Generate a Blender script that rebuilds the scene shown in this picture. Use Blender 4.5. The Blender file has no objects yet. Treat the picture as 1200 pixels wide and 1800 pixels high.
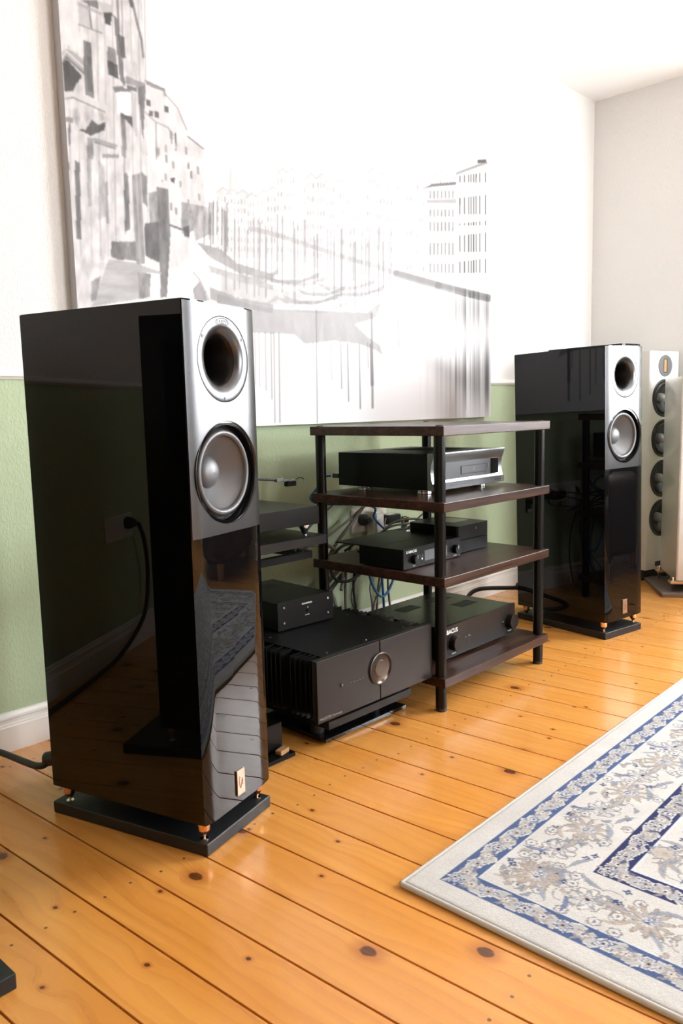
import bpy, bmesh, math, random
import numpy as np
from mathutils import Vector, Matrix

# ------------------------------------------------------------------ camera
sc = bpy.context.scene
COL = sc.collection
F_PX = 1398.8
YAW, PITCH, ROLL = math.radians(46.04), math.radians(7.294), math.radians(1.322)
fw = Vector((math.sin(YAW)*math.cos(PITCH), math.cos(YAW)*math.cos(PITCH), -math.sin(PITCH)))
rt = Vector((math.cos(YAW), -math.sin(YAW), 0)); up = rt.cross(fw)
cr, sr = math.cos(ROLL), math.sin(ROLL)
rc = rt*cr - up*sr; uc = rt*sr + up*cr
cam_d = bpy.data.cameras.new('camera'); cam = bpy.data.objects.new('camera', cam_d); COL.objects.link(cam)
cam.matrix_world = Matrix(((rc.x, uc.x, -fw.x, 0), (rc.y, uc.y, -fw.y, 0), (rc.z, uc.z, -fw.z, 1.0), (0, 0, 0, 1)))
cam_d.sensor_fit = 'VERTICAL'; cam_d.sensor_height = 36.0; cam_d.lens = F_PX/1800*36.0
cam_d.clip_start = 0.05
sc.camera = cam

# ------------------------------------------------------------------ world, daylight, exposure
SKY = 16.0
world = bpy.data.worlds.new('overcast_sky'); sc.world = world; world.use_nodes = True
bg = world.node_tree.nodes['Background']; bg.inputs[0].default_value = (0.94, 0.97, 1.0, 1); bg.inputs[1].default_value = SKY
sc.view_settings.view_transform = 'Standard'; sc.view_settings.look = 'None'
sc.view_settings.exposure = 1.12; sc.view_settings.gamma = 1.0; sc.view_settings.use_curve_mapping = False
sc.cycles.use_denoising = True
sc.cycles.max_bounces = 7; sc.cycles.diffuse_bounces = 5; sc.cycles.glossy_bounces = 4
sc.cycles.use_adaptive_sampling = True; sc.cycles.adaptive_threshold = 0.08
sc.cycles.sample_clamp_indirect = 8.0
sc.cycles.caustics_reflective = False; sc.cycles.caustics_refractive = False

W, XR, ZC = 2.3417, 4.6742, 2.78          # picture wall, right wall, ceiling
XL, YB = -2.2, -3.4                      # left wall, wall behind the camera
WIN = (-1.25, 1.12, 0.86, 2.5)            # window in the right wall: y0,y1,z0,z1
FILL_WIN = (2.7, 4.4, 0.86, 2.5)             # unseen window added to brighten the right wall: x0,x1,z0,z1
def portal(name, loc, rot, sx, sy):
    d = bpy.data.lights.new(name, 'AREA'); d.shape = 'RECTANGLE'; d.size = sx; d.size_y = sy
    d.cycles.is_portal = True
    o = bpy.data.objects.new(name, d); COL.objects.link(o); o.location = loc; o.rotation_euler = rot; o['kind'] = 'helper'
portal('window_daylight', (XR+0.13, (WIN[0]+WIN[1])/2, (WIN[2]+WIN[3])/2), (0, math.radians(90), 0), WIN[3]-WIN[2], WIN[1]-WIN[0])
if FILL_WIN: portal('rear_fill_daylight', ((FILL_WIN[0]+FILL_WIN[1])/2, YB-0.13, (FILL_WIN[2]+FILL_WIN[3])/2), (math.radians(90), 0, 0), FILL_WIN[1]-FILL_WIN[0], FILL_WIN[3]-FILL_WIN[2])

R = math.radians
rng = random.Random(7)

# ------------------------------------------------------------------ helpers: objects
def link(o, parent=None):
    COL.objects.link(o)
    if parent is not None: o.parent = parent
    return o
def tag(o, label=None, cat=None, group=None, kind=None):
    if label: o['label'] = label
    if cat: o['category'] = cat
    if group: o['group'] = group
    if kind: o['kind'] = kind
    return o
def thing(name, label, cat, loc=(0, 0, 0), rz=0.0, group=None):
    o = bpy.data.objects.new(name, None); o.empty_display_size = 0.05
    o.location = loc; o.rotation_euler = (0, 0, rz)
    return tag(link(o), label, cat, group)
def obj(name, bm, mat, parent=None, smooth=None, loc=None, rz=0.0):
    me = bpy.data.meshes.new(name)
    bmesh.ops.recalc_face_normals(bm, faces=bm.faces)
    if smooth is not None:
        for f in bm.faces: f.smooth = True
        ca = math.radians(smooth)
        for e in bm.edges:
            if len(e.link_faces) == 2: e.smooth = e.calc_face_angle(0) < ca
    bm.to_mesh(me); bm.free()
    me.materials.append(mat)
    o = bpy.data.objects.new(name, me)
    if loc is not None: o.location = loc
    o.rotation_euler = (0, 0, rz)
    return link(o, parent)
def copy_tree(o, parent=None):
    c = o.copy(); COL.objects.link(c); c.parent = parent
    for ch in list(o.children): copy_tree(ch, c)
    return c

# ------------------------------------------------------------------ helpers: shapes (each adds to a bmesh)
def new(): return bmesh.new()
def box(bm, x0, x1, y0, y1, z0, z1, bev=0.0, seg=1):
    r = bmesh.ops.create_cube(bm, size=1.0)
    vs = r['verts']
    for v in vs:
        v.co = Vector((x0 if v.co.x < 0 else x1, y0 if v.co.y < 0 else y1, z0 if v.co.z < 0 else z1))
    if bev > 0:
        es = list({e for v in vs for e in v.link_edges})
        bmesh.ops.bevel(bm, geom=es, offset=bev, segments=seg, profile=0.5, affect='EDGES')
    return bm
def lathe(bm, prof, seg=48, M=None, close_start=False, close_end=False):
    """prof: (radius, height) along +z; M places it."""
    rings = []
    for r_, h in prof:
        rings.append([bm.verts.new((r_*math.cos(2*math.pi*k/seg), r_*math.sin(2*math.pi*k/seg), h)) for k in range(seg)])
    for a, b in zip(rings, rings[1:]):
        for k in range(seg):
            bm.faces.new((a[k], a[(k+1) % seg], b[(k+1) % seg], b[k]))
    if close_start: bm.faces.new(rings[0])
    if close_end: bm.faces.new(rings[-1])
    if M is not None:
        for ring in rings:
            for v in ring: v.co = M @ v.co
    return bm
def prism(bm, pts, z0, z1, M=None):
    lo = [bm.verts.new((x, y, z0)) for x, y in pts]; hi = [bm.verts.new((x, y, z1)) for x, y in pts]
    n = len(pts)
    for k in range(n): bm.faces.new((lo[k], lo[(k+1) % n], hi[(k+1) % n], hi[k]))
    bm.faces.new(lo[::-1]); bm.faces.new(hi)
    if M is not None:
        for v in lo+hi: v.co = M @ v.co
    return bm
def smooth_path(pts, n=8):
    P = [Vector(p) for p in pts]
    if len(P) < 3: return P
    out = []
    for i in range(len(P)-1):
        p0 = P[i-1] if i > 0 else P[0]*2-P[1]; p1, p2 = P[i], P[i+1]; p3 = P[i+2] if i+2 < len(P) else P[-1]*2-P[-2]
        for k in range(n):
            t = k/n
            out.append(0.5*((2*p1)+(p2-p0)*t+(2*p0-5*p1+4*p2-p3)*t*t+(3*p1-p0-3*p2+p3)*t*t*t))
    out.append(P[-1]); return out
def tube(bm, pts, r, seg=10, n=8, caps=True):
    path = smooth_path(pts, n); rings = []
    up_ = Vector((0, 0, 1)); t0 = (path[1]-path[0]).normalized()
    nrm = t0.cross(up_)
    if nrm.length < 1e-4: nrm = t0.cross(Vector((1, 0, 0)))
    nrm.normalize()
    for i, p in enumerate(path):
        t = (path[min(i+1, len(path)-1)]-path[max(i-1, 0)]).normalized()
        nrm = (nrm - t*nrm.dot(t)).normalized(); b = t.cross(nrm)
        rings.append([bm.verts.new(p + (nrm*math.cos(2*math.pi*k/seg)+b*math.sin(2*math.pi*k/seg))*r) for k in range(seg)])
    for a, b in zip(rings, rings[1:]):
        for k in range(seg): bm.faces.new((a[k], a[(k+1) % seg], b[(k+1) % seg], b[k]))
    if caps: bm.faces.new(rings[0][::-1]); bm.faces.new(rings[-1])
    return bm
FRONT = Matrix.Rotation(R(90), 4, 'X')      # +z of a lathe -> -y (towards the viewer of a front)
def at_front(x, y, z): return Matrix.Translation((x, y, z)) @ FRONT
def text(name, s, size, mat, parent, loc, rot=(R(90), 0, 0), align='LEFT', ext=0.0003, sx=1.0, bold=False):
    cu = bpy.data.curves.new(name, 'FONT'); cu.body = s; cu.size = size; cu.extrude = ext; cu.align_x = align
    if bold: cu.offset = size*0.018
    cu.materials.append(mat)
    tmp = bpy.data.objects.new(name, cu); COL.objects.link(tmp); bpy.context.view_layer.update()
    me = bpy.data.meshes.new_from_object(tmp.evaluated_get(bpy.context.evaluated_depsgraph_get()))
    bpy.data.objects.remove(tmp); bpy.data.curves.remove(cu); me.name = name
    if not me.materials: me.materials.append(mat)
    o = bpy.data.objects.new(name, me); o.location = loc; o.rotation_euler = rot; o.scale = (sx, 1, 1)
    return link(o, parent)
def boolean_cut(o, cutters):
    """cut closed meshes out of o and bake the result into its mesh"""
    for c in cutters:
        m = o.modifiers.new('cut', 'BOOLEAN'); m.operation = 'DIFFERENCE'; m.object = c; m.solver = 'EXACT'
    bpy.context.view_layer.update()
    dg = bpy.context.evaluated_depsgraph_get()
    me = bpy.data.meshes.new_from_object(o.evaluated_get(dg))
    o.modifiers.clear(); old = o.data; o.data = me; bpy.data.meshes.remove(old)
    for c in cutters: bpy.data.objects.remove(c)

# ------------------------------------------------------------------ materials
def mat(name, col, rough=0.5, metal=0.0, spec=0.5, coat=0.0, coat_r=0.03, bump=None, sheen=0.0):
    m = bpy.data.materials.new(name); m.use_nodes = True
    nt = m.node_tree; b = nt.nodes['Principled BSDF']
    b.inputs['Base Color'].default_value = (*col, 1); b.inputs['Roughness'].default_value = rough
    b.inputs['Metallic'].default_value = metal; b.inputs['Specular IOR Level'].default_value = spec
    b.inputs['Coat Weight'].default_value = coat; b.inputs['Coat Roughness'].default_value = coat_r
    b.inputs['Sheen Weight'].default_value = sheen
    if bump:
        scale, strength, dist = bump
        tc = nt.nodes.new('ShaderNodeTexCoord'); n = nt.nodes.new('ShaderNodeTexNoise')
        n.inputs['Scale'].default_value = scale; n.inputs['Detail'].default_value = 4
        nt.links.new(tc.outputs['Object'], n.inputs['Vector'])
        bp = nt.nodes.new('ShaderNodeBump'); bp.inputs['Strength'].default_value = strength; bp.inputs['Distance'].default_value = dist
        nt.links.new(n.outputs['Fac'], bp.inputs['Height']); nt.links.new(bp.outputs[0], b.inputs['Normal'])
    return m
class NT:
    def __init__(s, m): s.m = m; s.nt = m.node_tree; s.b = s.nt.nodes['Principled BSDF']
    def n(s, t, **kw):
        nd = s.nt.nodes.new('ShaderNode'+t)
        for k, v in kw.items(): setattr(nd, k, v)
        return nd
    def l(s, a, b): s.nt.links.new(a, b)
    def _set(s, sock, v):
        if hasattr(v, 'is_output') or isinstance(v, bpy.types.NodeSocket): s.l(v, sock)
        else: sock.default_value = v
    def math(s, op, a, b=None, c=None, clamp=False):
        nd = s.n('Math', operation=op); nd.use_clamp = clamp; s._set(nd.inputs[0], a)
        if b is not None: s._set(nd.inputs[1], b)
        if c is not None: s._set(nd.inputs[2], c)
        return nd.outputs[0]
    def comb(s, x, y, z):
        nd = s.n('CombineXYZ'); s._set(nd.inputs[0], x); s._set(nd.inputs[1], y); s._set(nd.inputs[2], z); return nd.outputs[0]
    def mix(s, f, a, b, mode='MIX'):
        nd = s.n('MixRGB', blend_type=mode); s._set(nd.inputs[0], f)
        for k, v in ((1, a), (2, b)):
            if isinstance(v, tuple): nd.inputs[k].default_value = (*v, 1)
            else: s.l(v, nd.inputs[k])
        return nd.outputs[0]
    def noise(s, vec, scale, detail=3, rough=0.5, dist=0.0):
        nd = s.n('TexNoise'); s.l(vec, nd.inputs['Vector']); nd.inputs['Scale'].default_value = scale
        nd.inputs['Detail'].default_value = detail; nd.inputs['Roughness'].default_value = rough; nd.inputs['Distortion'].default_value = dist
        return nd.outputs['Fac']
    def ss(s, v, lo, hi):
        nd = s.n('MapRange', interpolation_type='SMOOTHSTEP'); s._set(nd.inputs[0], v)
        nd.inputs[1].default_value = lo; nd.inputs[2].default_value = hi; return nd.outputs[0]
    def obj_xyz(s):
        tc = s.n('TexCoord'); sp = s.n('SeparateXYZ'); s.l(tc.outputs['Object'], sp.inputs[0]); return sp.outputs
    def bump(s, h, strength, dist):
        bp = s.n('Bump'); bp.inputs['Strength'].default_value = strength; bp.inputs['Distance'].default_value = dist
        s.l(h, bp.inputs['Height']); s.l(bp.outputs[0], s.b.inputs['Normal'])

M = {}
M['black_gloss'] = mat('piano_black_lacquer', (0.0025, 0.0025, 0.003), 0.015, spec=0.36)
M['baffle'] = mat('satin_grey_baffle', (0.095, 0.095, 0.097), 0.26, metal=0.88)
M['horn'] = mat('satin_grey_horn', (0.095, 0.095, 0.097), 0.28, metal=0.88)
M['cone'] = mat('grey_aluminium_cone', (0.15, 0.15, 0.153), 0.50, metal=0.8)
M['rubber'] = mat('black_rubber', (0.018, 0.018, 0.019), 0.38)
M['dark'] = mat('flat_black', (0.006, 0.006, 0.006), 0.6)
M['copper'] = mat('brushed_copper', (0.85, 0.52, 0.34), 0.22, metal=1.0)
M['plate'] = mat('pink_gold_badge', (0.50, 0.36, 0.28), 0.34, metal=0.9)
M['engrave'] = mat('engraved_line', (0.25, 0.14, 0.09), 0.5, metal=0.4)
M['slate'] = mat('dark_slate_slab', (0.012, 0.0135, 0.0145), 0.45, spec=0.4, bump=(60, 0.25, 0.002))
M['post'] = mat('black_powder_coat', (0.003, 0.003, 0.003), 0.30, spec=0.22)
M['case'] = mat('black_painted_steel', (0.003, 0.003, 0.003), 0.36, spec=0.16)
M['case_matte'] = mat('matte_black_casing', (0.003, 0.003, 0.0032), 0.42, spec=0.16)
M['face_alu'] = mat('anodised_dark_fascia', (0.030, 0.027, 0.026), 0.34, metal=0.6, spec=0.3, bump=(300, 0.08, 0.0004))
M['face_black'] = mat('anodised_black_fascia', (0.010, 0.0095, 0.0095), 0.36, metal=0.2, spec=0.2)
M['silver'] = mat('silver_aluminium', (0.20, 0.203, 0.207), 0.34, metal=0.9)
M['silver_dark'] = mat('dark_satin_aluminium', (0.085, 0.085, 0.088), 0.36, metal=0.7)
M['chrome'] = mat('polished_steel', (0.8, 0.79, 0.77), 0.12, metal=1.0)
M['brass'] = mat('brass', (0.75, 0.52, 0.22), 0.2, metal=1.0)
M['screen'] = mat('dark_display_glass', (0.006, 0.006, 0.007), 0.06)
M['lcd'] = mat('grey_display', (0.075, 0.077, 0.078), 0.35)
M['ink'] = mat('white_print', (0.72, 0.72, 0.70), 0.5)
M['ink_dim'] = mat('grey_print', (0.22, 0.22, 0.215), 0.5)
M['white_lacquer'] = mat('white_lacquer', (0.74, 0.73, 0.69), 0.22, coat=0.3)
M['white_plastic'] = mat('white_plastic', (0.70, 0.67, 0.60), 0.35)
M['trim'] = mat('white_trim_paint', (0.80, 0.78, 0.74), 0.35)
M['cable_black'] = mat('black_cable', (0.012, 0.012, 0.012), 0.45)
M['cable_grey'] = mat('grey_cable', (0.28, 0.27, 0.24), 0.45)
M['cable_brown'] = mat('taupe_cable', (0.12, 0.10, 0.085), 0.5)
M['cable_blue'] = mat('blue_network_cable', (0.012, 0.11, 0.27), 0.4)
M['orange_cone'] = mat('amber_diaphragm', (0.55, 0.25, 0.10), 0.35, metal=0.3)
M['grey_cap'] = mat('grey_phase_cap', (0.30, 0.31, 0.29), 0.28)
M['black_cone'] = mat('black_paper_cone', (0.035, 0.036, 0.035), 0.5)
M['tan_wood'] = mat('oiled_beech', (0.55, 0.33, 0.16), 0.4)
M['brown_slab'] = mat('brown_laminate_slab', (0.16, 0.125, 0.105), 0.4)
M['leather'] = mat('brown_upholstery', (0.085, 0.055, 0.042), 0.55, bump=(40, 0.2, 0.003))
M['curtain'] = mat('white_curtain_cloth', (0.75, 0.74, 0.71), 0.8)
M['ceiling'] = mat('white_ceiling_paint', (0.88, 0.875, 0.86), 0.8, bump=(90, 0.2, 0.002))

def make_wall_mat():
    m = mat('wallpaper_white_over_green', (1, 1, 1), 0.75); t = NT(m)
    tc = t.n('TexCoord'); g = t.n('NewGeometry'); sp = t.n('SeparateXYZ'); t.l(g.outputs['Position'], sp.inputs[0])
    f = t.math('LESS_THAN', sp.outputs[2], 1.128)
    n1 = t.noise(g.outputs['Position'], 3.0, 3)
    grn = t.mix(n1, (0.40, 0.49, 0.31), (0.44, 0.53, 0.345))
    t.l(t.mix(f, (0.73, 0.72, 0.70), grn), t.b.inputs['Base Color'])
    v = t.n('TexVoronoi'); v.inputs['Scale'].default_value = 85; t.l(g.outputs['Position'], v.inputs['Vector'])
    mp = t.n('Mapping'); mp.inputs['Scale'].default_value = (1.6, 1.6, 0.7); t.l(g.outputs['Position'], mp.inputs[0])
    n2 = t.noise(mp.outputs[0], 95, 3, 0.6, 0.6)
    h = t.math('ADD', t.ss(n2, 0.42, 0.75), t.math('MULTIPLY', t.math('SUBTRACT', 1.0, v.outputs['Distance']), 0.25))
    t.bump(h, 0.42, 0.003)
    return m
M['wall'] = make_wall_mat()

def make_board_mat():
    m = mat('varnished_pine', (1, 1, 1), 0.24, spec=0.5, coat=0.38, coat_r=0.14); t = NT(m)
    X, Y, Z = t.obj_xyz(); oi = t.n('ObjectInfo'); rnd = oi.outputs['Random']
    r10 = t.math('MULTIPLY', rnd, 41.0)
    # knots: one voronoi cell each, only some of the cells carry one
    kv = t.comb(t.math('ADD', t.math('MULTIPLY', X, 8.0), r10), t.math('ADD', t.math('MULTIPLY', Y, 4.4), t.math('MULTIPLY', rnd, 97.0)), 0.0)
    vor = t.n('TexVoronoi'); vor.voronoi_dimensions = '2D'; vor.inputs['Scale'].default_value = 1.0; vor.inputs['Randomness'].default_value = 0.9
    t.l(kv, vor.inputs['Vector'])
    cs = t.n('SeparateXYZ'); t.l(vor.outputs['Color'], cs.inputs[0])
    dv = t.n('VectorMath', operation='SUBTRACT'); t.l(kv, dv.inputs[0]); t.l(vor.outputs['Position'], dv.inputs[1])
    ds = t.n('SeparateXYZ'); t.l(dv.outputs[0], ds.inputs[0])
    dx = t.math('DIVIDE', ds.outputs[0], 8.0); dy = t.math('DIVIDE', ds.outputs[1], 4.4 * 1.35)
    wob = t.math('MULTIPLY', t.math('SUBTRACT', t.noise(kv, 9.0, 2), 0.5), 0.006)
    dist = t.math('ADD', t.math('SQRT', t.math('ADD', t.math('MULTIPLY', dx, dx), t.math('MULTIPLY', dy, dy))), wob)
    has = t.math('GREATER_THAN', cs.outputs[0], 0.50)
    big = t.math('GREATER_THAN', cs.outputs[1], 0.76)
    krad = t.math('ADD', 0.0042, t.math('MULTIPLY', big, 0.0095))
    q = t.math('DIVIDE', dist, krad)
    knot = t.math('MULTIPLY', has, t.math('SUBTRACT', 1.0, t.ss(q, 0.75, 1.1)))
    halo = t.math('MULTIPLY', has, t.math('SUBTRACT', 1.0, t.ss(q, 0.9, 3.0)))
    bend = t.math('MULTIPLY', has, t.math('SUBTRACT', 1.0, t.ss(dist, 0.0, 0.06)))
    # grain
    lowv = t.comb(t.math('ADD', t.math('MULTIPLY', X, 5.0), r10), t.math('MULTIPLY', Y, 0.9), r10)
    low = t.noise(lowv, 1.3, 2)
    gx = t.math('ADD', t.math('ADD', t.math('MULTIPLY', X, 9.0), t.math('MULTIPLY', low, 1.5)), t.math('MULTIPLY', bend, 0.16))
    ring = t.math('FRACT', t.math('ADD', t.math('MULTIPLY', gx, 3.2), r10))
    ringd = t.ss(ring, 0.35, 0.98)
    finev = t.comb(t.math('MULTIPLY', gx, 26.0), t.math('MULTIPLY', Y, 3.0), r10)
    fine = t.noise(finev, 1.0, 4, 0.65)
    bandv = t.comb(t.math('MULTIPLY', gx, 2.0), t.math('MULTIPLY', Y, 0.6), r10)
    band = t.noise(bandv, 1.0, 2)
    c = t.mix(t.ss(band, 0.3, 0.7), (0.72, 0.325, 0.068), (0.64, 0.262, 0.046))
    c = t.mix(t.math('MULTIPLY', ringd, 0.22), c, (0.40, 0.125, 0.018))
    c = t.mix(t.math('MULTIPLY', t.ss(fine, 0.45, 0.8), 0.30), c, (0.48, 0.17, 0.028))
    c = t.mix(t.math('MULTIPLY', rnd, 0.28), c, (0.60, 0.30, 0.095))
    c = t.mix(t.math('MULTIPLY', halo, 0.55), c, (0.34, 0.085, 0.014))
    c = t.mix(t.math('MULTIPLY', knot, 0.86), c, (0.055, 0.013, 0.005))
    # rows of nail heads over the joists
    ny = t.math('SUBTRACT', t.math('FRACT', t.math('ADD', t.math('DIVIDE', Y, 0.78), 0.5)), 0.5)
    ny = t.math('ADD', t.math('MULTIPLY', ny, 0.78), t.math('MULTIPLY', t.math('SUBTRACT', rnd, 0.5), 0.02))
    nx = t.math('SUBTRACT', t.math('ABSOLUTE', X), 0.032)
    nd = t.math('SQRT', t.math('ADD', t.math('MULTIPLY', nx, nx), t.math('MULTIPLY', ny, ny)))
    nail = t.math('SUBTRACT', 1.0, t.ss(nd, 0.0026, 0.0046))
    c = t.mix(t.math('MULTIPLY', nail, 0.85), c, (0.06, 0.045, 0.035))
    t.l(c, t.b.inputs['Base Color'])
    rr = t.math('ADD', 0.20, t.math('MULTIPLY', fine, 0.12)); t.l(rr, t.b.inputs['Roughness'])
    hgt = t.math('SUBTRACT', t.math('MULTIPLY', fine, 0.25), t.math('ADD', t.math('MULTIPLY', nail, 1.2), t.math('MULTIPLY', knot, 0.3)))
    t.bump(hgt, 0.25, 0.0012)
    return m
M['board'] = make_board_mat()

def make_walnut():
    m = mat('dark_walnut_laminate', (1, 1, 1), 0.33, spec=0.26); t = NT(m)
    X, Y, Z = t.obj_xyz()
    v = t.comb(t.math('MULTIPLY', X, 2.0), t.math('MULTIPLY', Y, 34.0), t.math('MULTIPLY', Z, 60.0))
    a = t.noise(v, 1.0, 5, 0.65, 0.8); b2 = t.noise(v, 4.5, 3)
    c = t.mix(t.ss(a, 0.3, 0.72), (0.014, 0.006, 0.0042), (0.062, 0.029, 0.019))
    c = t.mix(t.math('MULTIPLY', t.ss(b2, 0.5, 0.8), 0.4), c, (0.12, 0.064, 0.044))
    t.l(c, t.b.inputs['Base Color']); t.bump(b2, 0.12, 0.0006)
    return m
M['walnut'] = make_walnut()

def attr_mat(name, rough, spec, bump=None, coat=0.0, coat_r=0.3):
    m = mat(name, (1, 1, 1), rough, spec=spec, coat=coat, coat_r=coat_r); t = NT(m)
    a = t.n('Attribute'); a.attribute_name = 'print'; t.l(a.outputs['Color'], t.b.inputs['Base Color'])
    if bump:
        tc = t.n('TexCoord'); t.bump(t.noise(tc.outputs['Object'], bump[0], 3, 0.6), bump[1], bump[2])
    return m
M['canvas'] = attr_mat('printed_canvas', 0.40, 0.20, (900, 0.12, 0.0006))
M['rug'] = attr_mat('woven_rug_pile', 0.92, 0.1, (420, 0.5, 0.003))

def glass_mat():
    m = bpy.data.materials.new('window_glass'); m.use_nodes = True; nt = m.node_tree; nt.nodes.clear()
    o = nt.nodes.new('ShaderNodeOutputMaterial'); mx = nt.nodes.new('ShaderNodeMixShader'); tr = nt.nodes.new('ShaderNodeBsdfTransparent')
    gl = nt.nodes.new('ShaderNodeBsdfGlossy'); gl.inputs['Roughness'].default_value = 0.0; mx.inputs[0].default_value = 0.05
    nt.links.new(tr.outputs[0], mx.inputs[1]); nt.links.new(gl.outputs[0], mx.inputs[2]); nt.links.new(mx.outputs[0], o.inputs[0])
    return m
M['glass'] = glass_mat()

# ------------------------------------------------------------------ the room
def struct(name, bm, m, label, smooth=None):
    o = obj(name, bm, m, smooth=smooth); return tag(o, label, None, None, 'structure')
T = 0.12
struct('wall_back', box(new(), XL-T, XR+T, W, W+T, 0, ZC), M['wall'], 'textured wall, white above and green below a rail')
struct('wall_left', box(new(), XL-T, XL, YB, W, 0, ZC), M['wall'], 'textured wall left of the camera')
bm = new()
y0, y1, z0, z1 = WIN
box(bm, XR, XR+T, YB, y0, 0, ZC); box(bm, XR, XR+T, y1, W, 0, ZC); box(bm, XR, XR+T, y0, y1, 0, z0); box(bm, XR, XR+T, y0, y1, z1, ZC)
struct('wall_right', bm, M['wall'], 'textured wall at the right end of the room with a window')
bm = new()
if FILL_WIN:
    x0, x1, za, zb = FILL_WIN
    box(bm, XL-T, x0, YB-T, YB, 0, ZC); box(bm, x1, XR+T, YB-T, YB, 0, ZC); box(bm, x0, x1, YB-T, YB, 0, za); box(bm, x0, x1, YB-T, YB, zb, ZC)
else: box(bm, XL-T, XR+T, YB-T, YB, 0, ZC)
struct('wall_front', bm, mat('light_dimming_taupe', (0.13, 0.105, 0.09), 0.8), 'textured wall behind the camera')  # unseen wall coloured dark to dim baffle reflections and stray light
struct('ceiling', box(new(), XL-T, XR+T, YB-T, W+T, ZC, ZC+T), M['ceiling'], 'plain white ceiling')

def window(name, label, a0, a1, z0, z1, P):
    """P(a, d, z): along the wall, depth into the wall, height"""
    def bx(bm, a_0, a_1, d0, d1, z_0, z_1):
        p, q = P(a_0, d0, z_0), P(a_1, d1, z_1)
        box(bm, min(p[0], q[0]), max(p[0], q[0]), min(p[1], q[1]), max(p[1], q[1]), z_0, z_1, 0.004); return bm
    o = tag(obj(name, bx(bx(bx(bx(new(), a0, a0+.07, .03, .09, z0, z1), a1-.07, a1, .03, .09, z0, z1), a0+.07, a1-.07, .03, .09, z0, z0+.07), a0+.07, a1-.07, .03, .09, z1-.07, z1), M['trim']), label, None, None, 'structure')
    mid = (a0+a1)/2
    obj('mullion', bx(new(), mid-.045, mid+.045, .035, .085, z0+.07, z1-.07), M['trim'], o)
    obj('transom', bx(bx(new(), a0+.07, mid-.045, .04, .08, z1-.50, z1-.44), mid+.045, a1-.07, .04, .08, z1-.50, z1-.44), M['trim'], o)
    for s0, s1 in ((a0+.07, mid-.045), (mid+.045, a1-.07)):
        for q0, q1 in ((z0+.07, z1-.50), (z1-.44, z1-.07)):
            obj('pane', bx(new(), s0, s1, .058, .064, q0, q1), M['glass'], o)
    obj('sill', bx(new(), a0-.03, a1+.03, -.10, .03, z0-.035, z0), M['trim'], o)
window('window_1', 'tall white framed window in the right wall', y0, y1, z0, z1, lambda a, d, z: (XR+d, a, z))
if FILL_WIN: window('fill_window', 'white framed window added behind the camera to brighten the right wall', FILL_WIN[0], FILL_WIN[1], FILL_WIN[2], FILL_WIN[3], lambda a, d, z: (a, YB-d, z))

# baseboards with a stepped profile, chair rail
def run_profile(bm, prof, a, b, nrm):
    """prof: (out, z) polyline swept from a to b; nrm points into the room"""
    a = Vector((*a, 0)); b = Vector((*b, 0)); n = Vector((*nrm, 0))
    A = [bm.verts.new(a+n*o_+Vector((0, 0, z_))) for o_, z_ in prof]; B = [bm.verts.new(b+n*o_+Vector((0, 0, z_))) for o_, z_ in prof]
    k = len(prof)
    for i in range(k): bm.faces.new((A[i], A[(i+1) % k], B[(i+1) % k], B[i]))
    bm.faces.new(A); bm.faces.new(B); return bm
BASE = [(0, 0), (.020, 0), (.020, .076), (.017, .080), (.017, .084), (.014, .087), (.0135, .097), (.017, .100), (.017, .104), (.011, .107), (.009, .115), (.005, .118), (0, .118)]
RAIL = [(0, 1.112), (.006, 1.112), (.010, 1.117), (.0155, 1.121), (.0165, 1.127), (.013, 1.132), (.007, 1.135), (.005, 1.141), (0, 1.141)]
struct('baseboard_back', run_profile(new(), BASE, (XL, W), (XR, W), (0, -1)), M['trim'], 'white moulded baseboard under the picture wall')
struct('baseboard_right', run_profile(new(), BASE, (XR, YB), (XR, W-.02), (-1, 0)), M['trim'], 'white moulded baseboard on the right wall')
struct('baseboard_left', run_profile(new(), BASE, (XL, YB), (XL, W-.02), (1, 0)), M['trim'], 'white moulded baseboard on the left wall')
struct('baseboard_front', run_profile(new(), BASE, (XL+.02, YB), (XR-.02, YB), (0, 1)), M['trim'], 'white moulded baseboard behind the camera')
struct('trim_1', run_profile(new(), RAIL, (XL, W), (XR, W), (0, -1)), M['trim'], 'white chair rail between white and green paint')
bm = new(); run_profile(bm, RAIL, (XR, y1+.04), (XR, W-.017), (-1, 0)); run_profile(bm, RAIL, (XR, YB), (XR, y0-.04), (-1, 0))
struct('trim_2', bm, M['trim'], 'white chair rail on the right wall')

# floor: every board its own piece
floor = struct('floor', box(new(), XL-T, XR+T, YB-T, W+T, -0.12, -0.02), mat('dark_subfloor', (0.01, 0.004, 0.002), 0.9), 'orange pine plank floor with dark gaps and knots')
BANG = R(4.1)
edges = [.627, .760, .889, 1.024, 1.158, 1.293, 1.427, 1.562, 1.694, 1.833, 1.973, 2.110, 2.249, 2.387, 2.524, 2.662, 2.799, 2.945, 3.082]
while edges[0] > XL-0.8: edges.insert(0, edges[0]-.1335)
while edges[-1] < XR+0.5: edges.append(edges[-1]+.137)
def clip(poly, nx, ny, c):            # keep nx*x+ny*y <= c
    out = []
    for i in range(len(poly)):
        p, q = poly[i], poly[(i+1) % len(poly)]
        dp, dq = nx*p[0]+ny*p[1]-c, nx*q[0]+ny*q[1]-c
        if dp <= 0: out.append(p)
        if (dp < 0) != (dq < 0) and dp != dq:
            s = dp/(dp-dq); out.append((p[0]+(q[0]-p[0])*s, p[1]+(q[1]-p[1])*s))
    return out
cb, sb = math.cos(BANG), math.sin(BANG)
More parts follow.
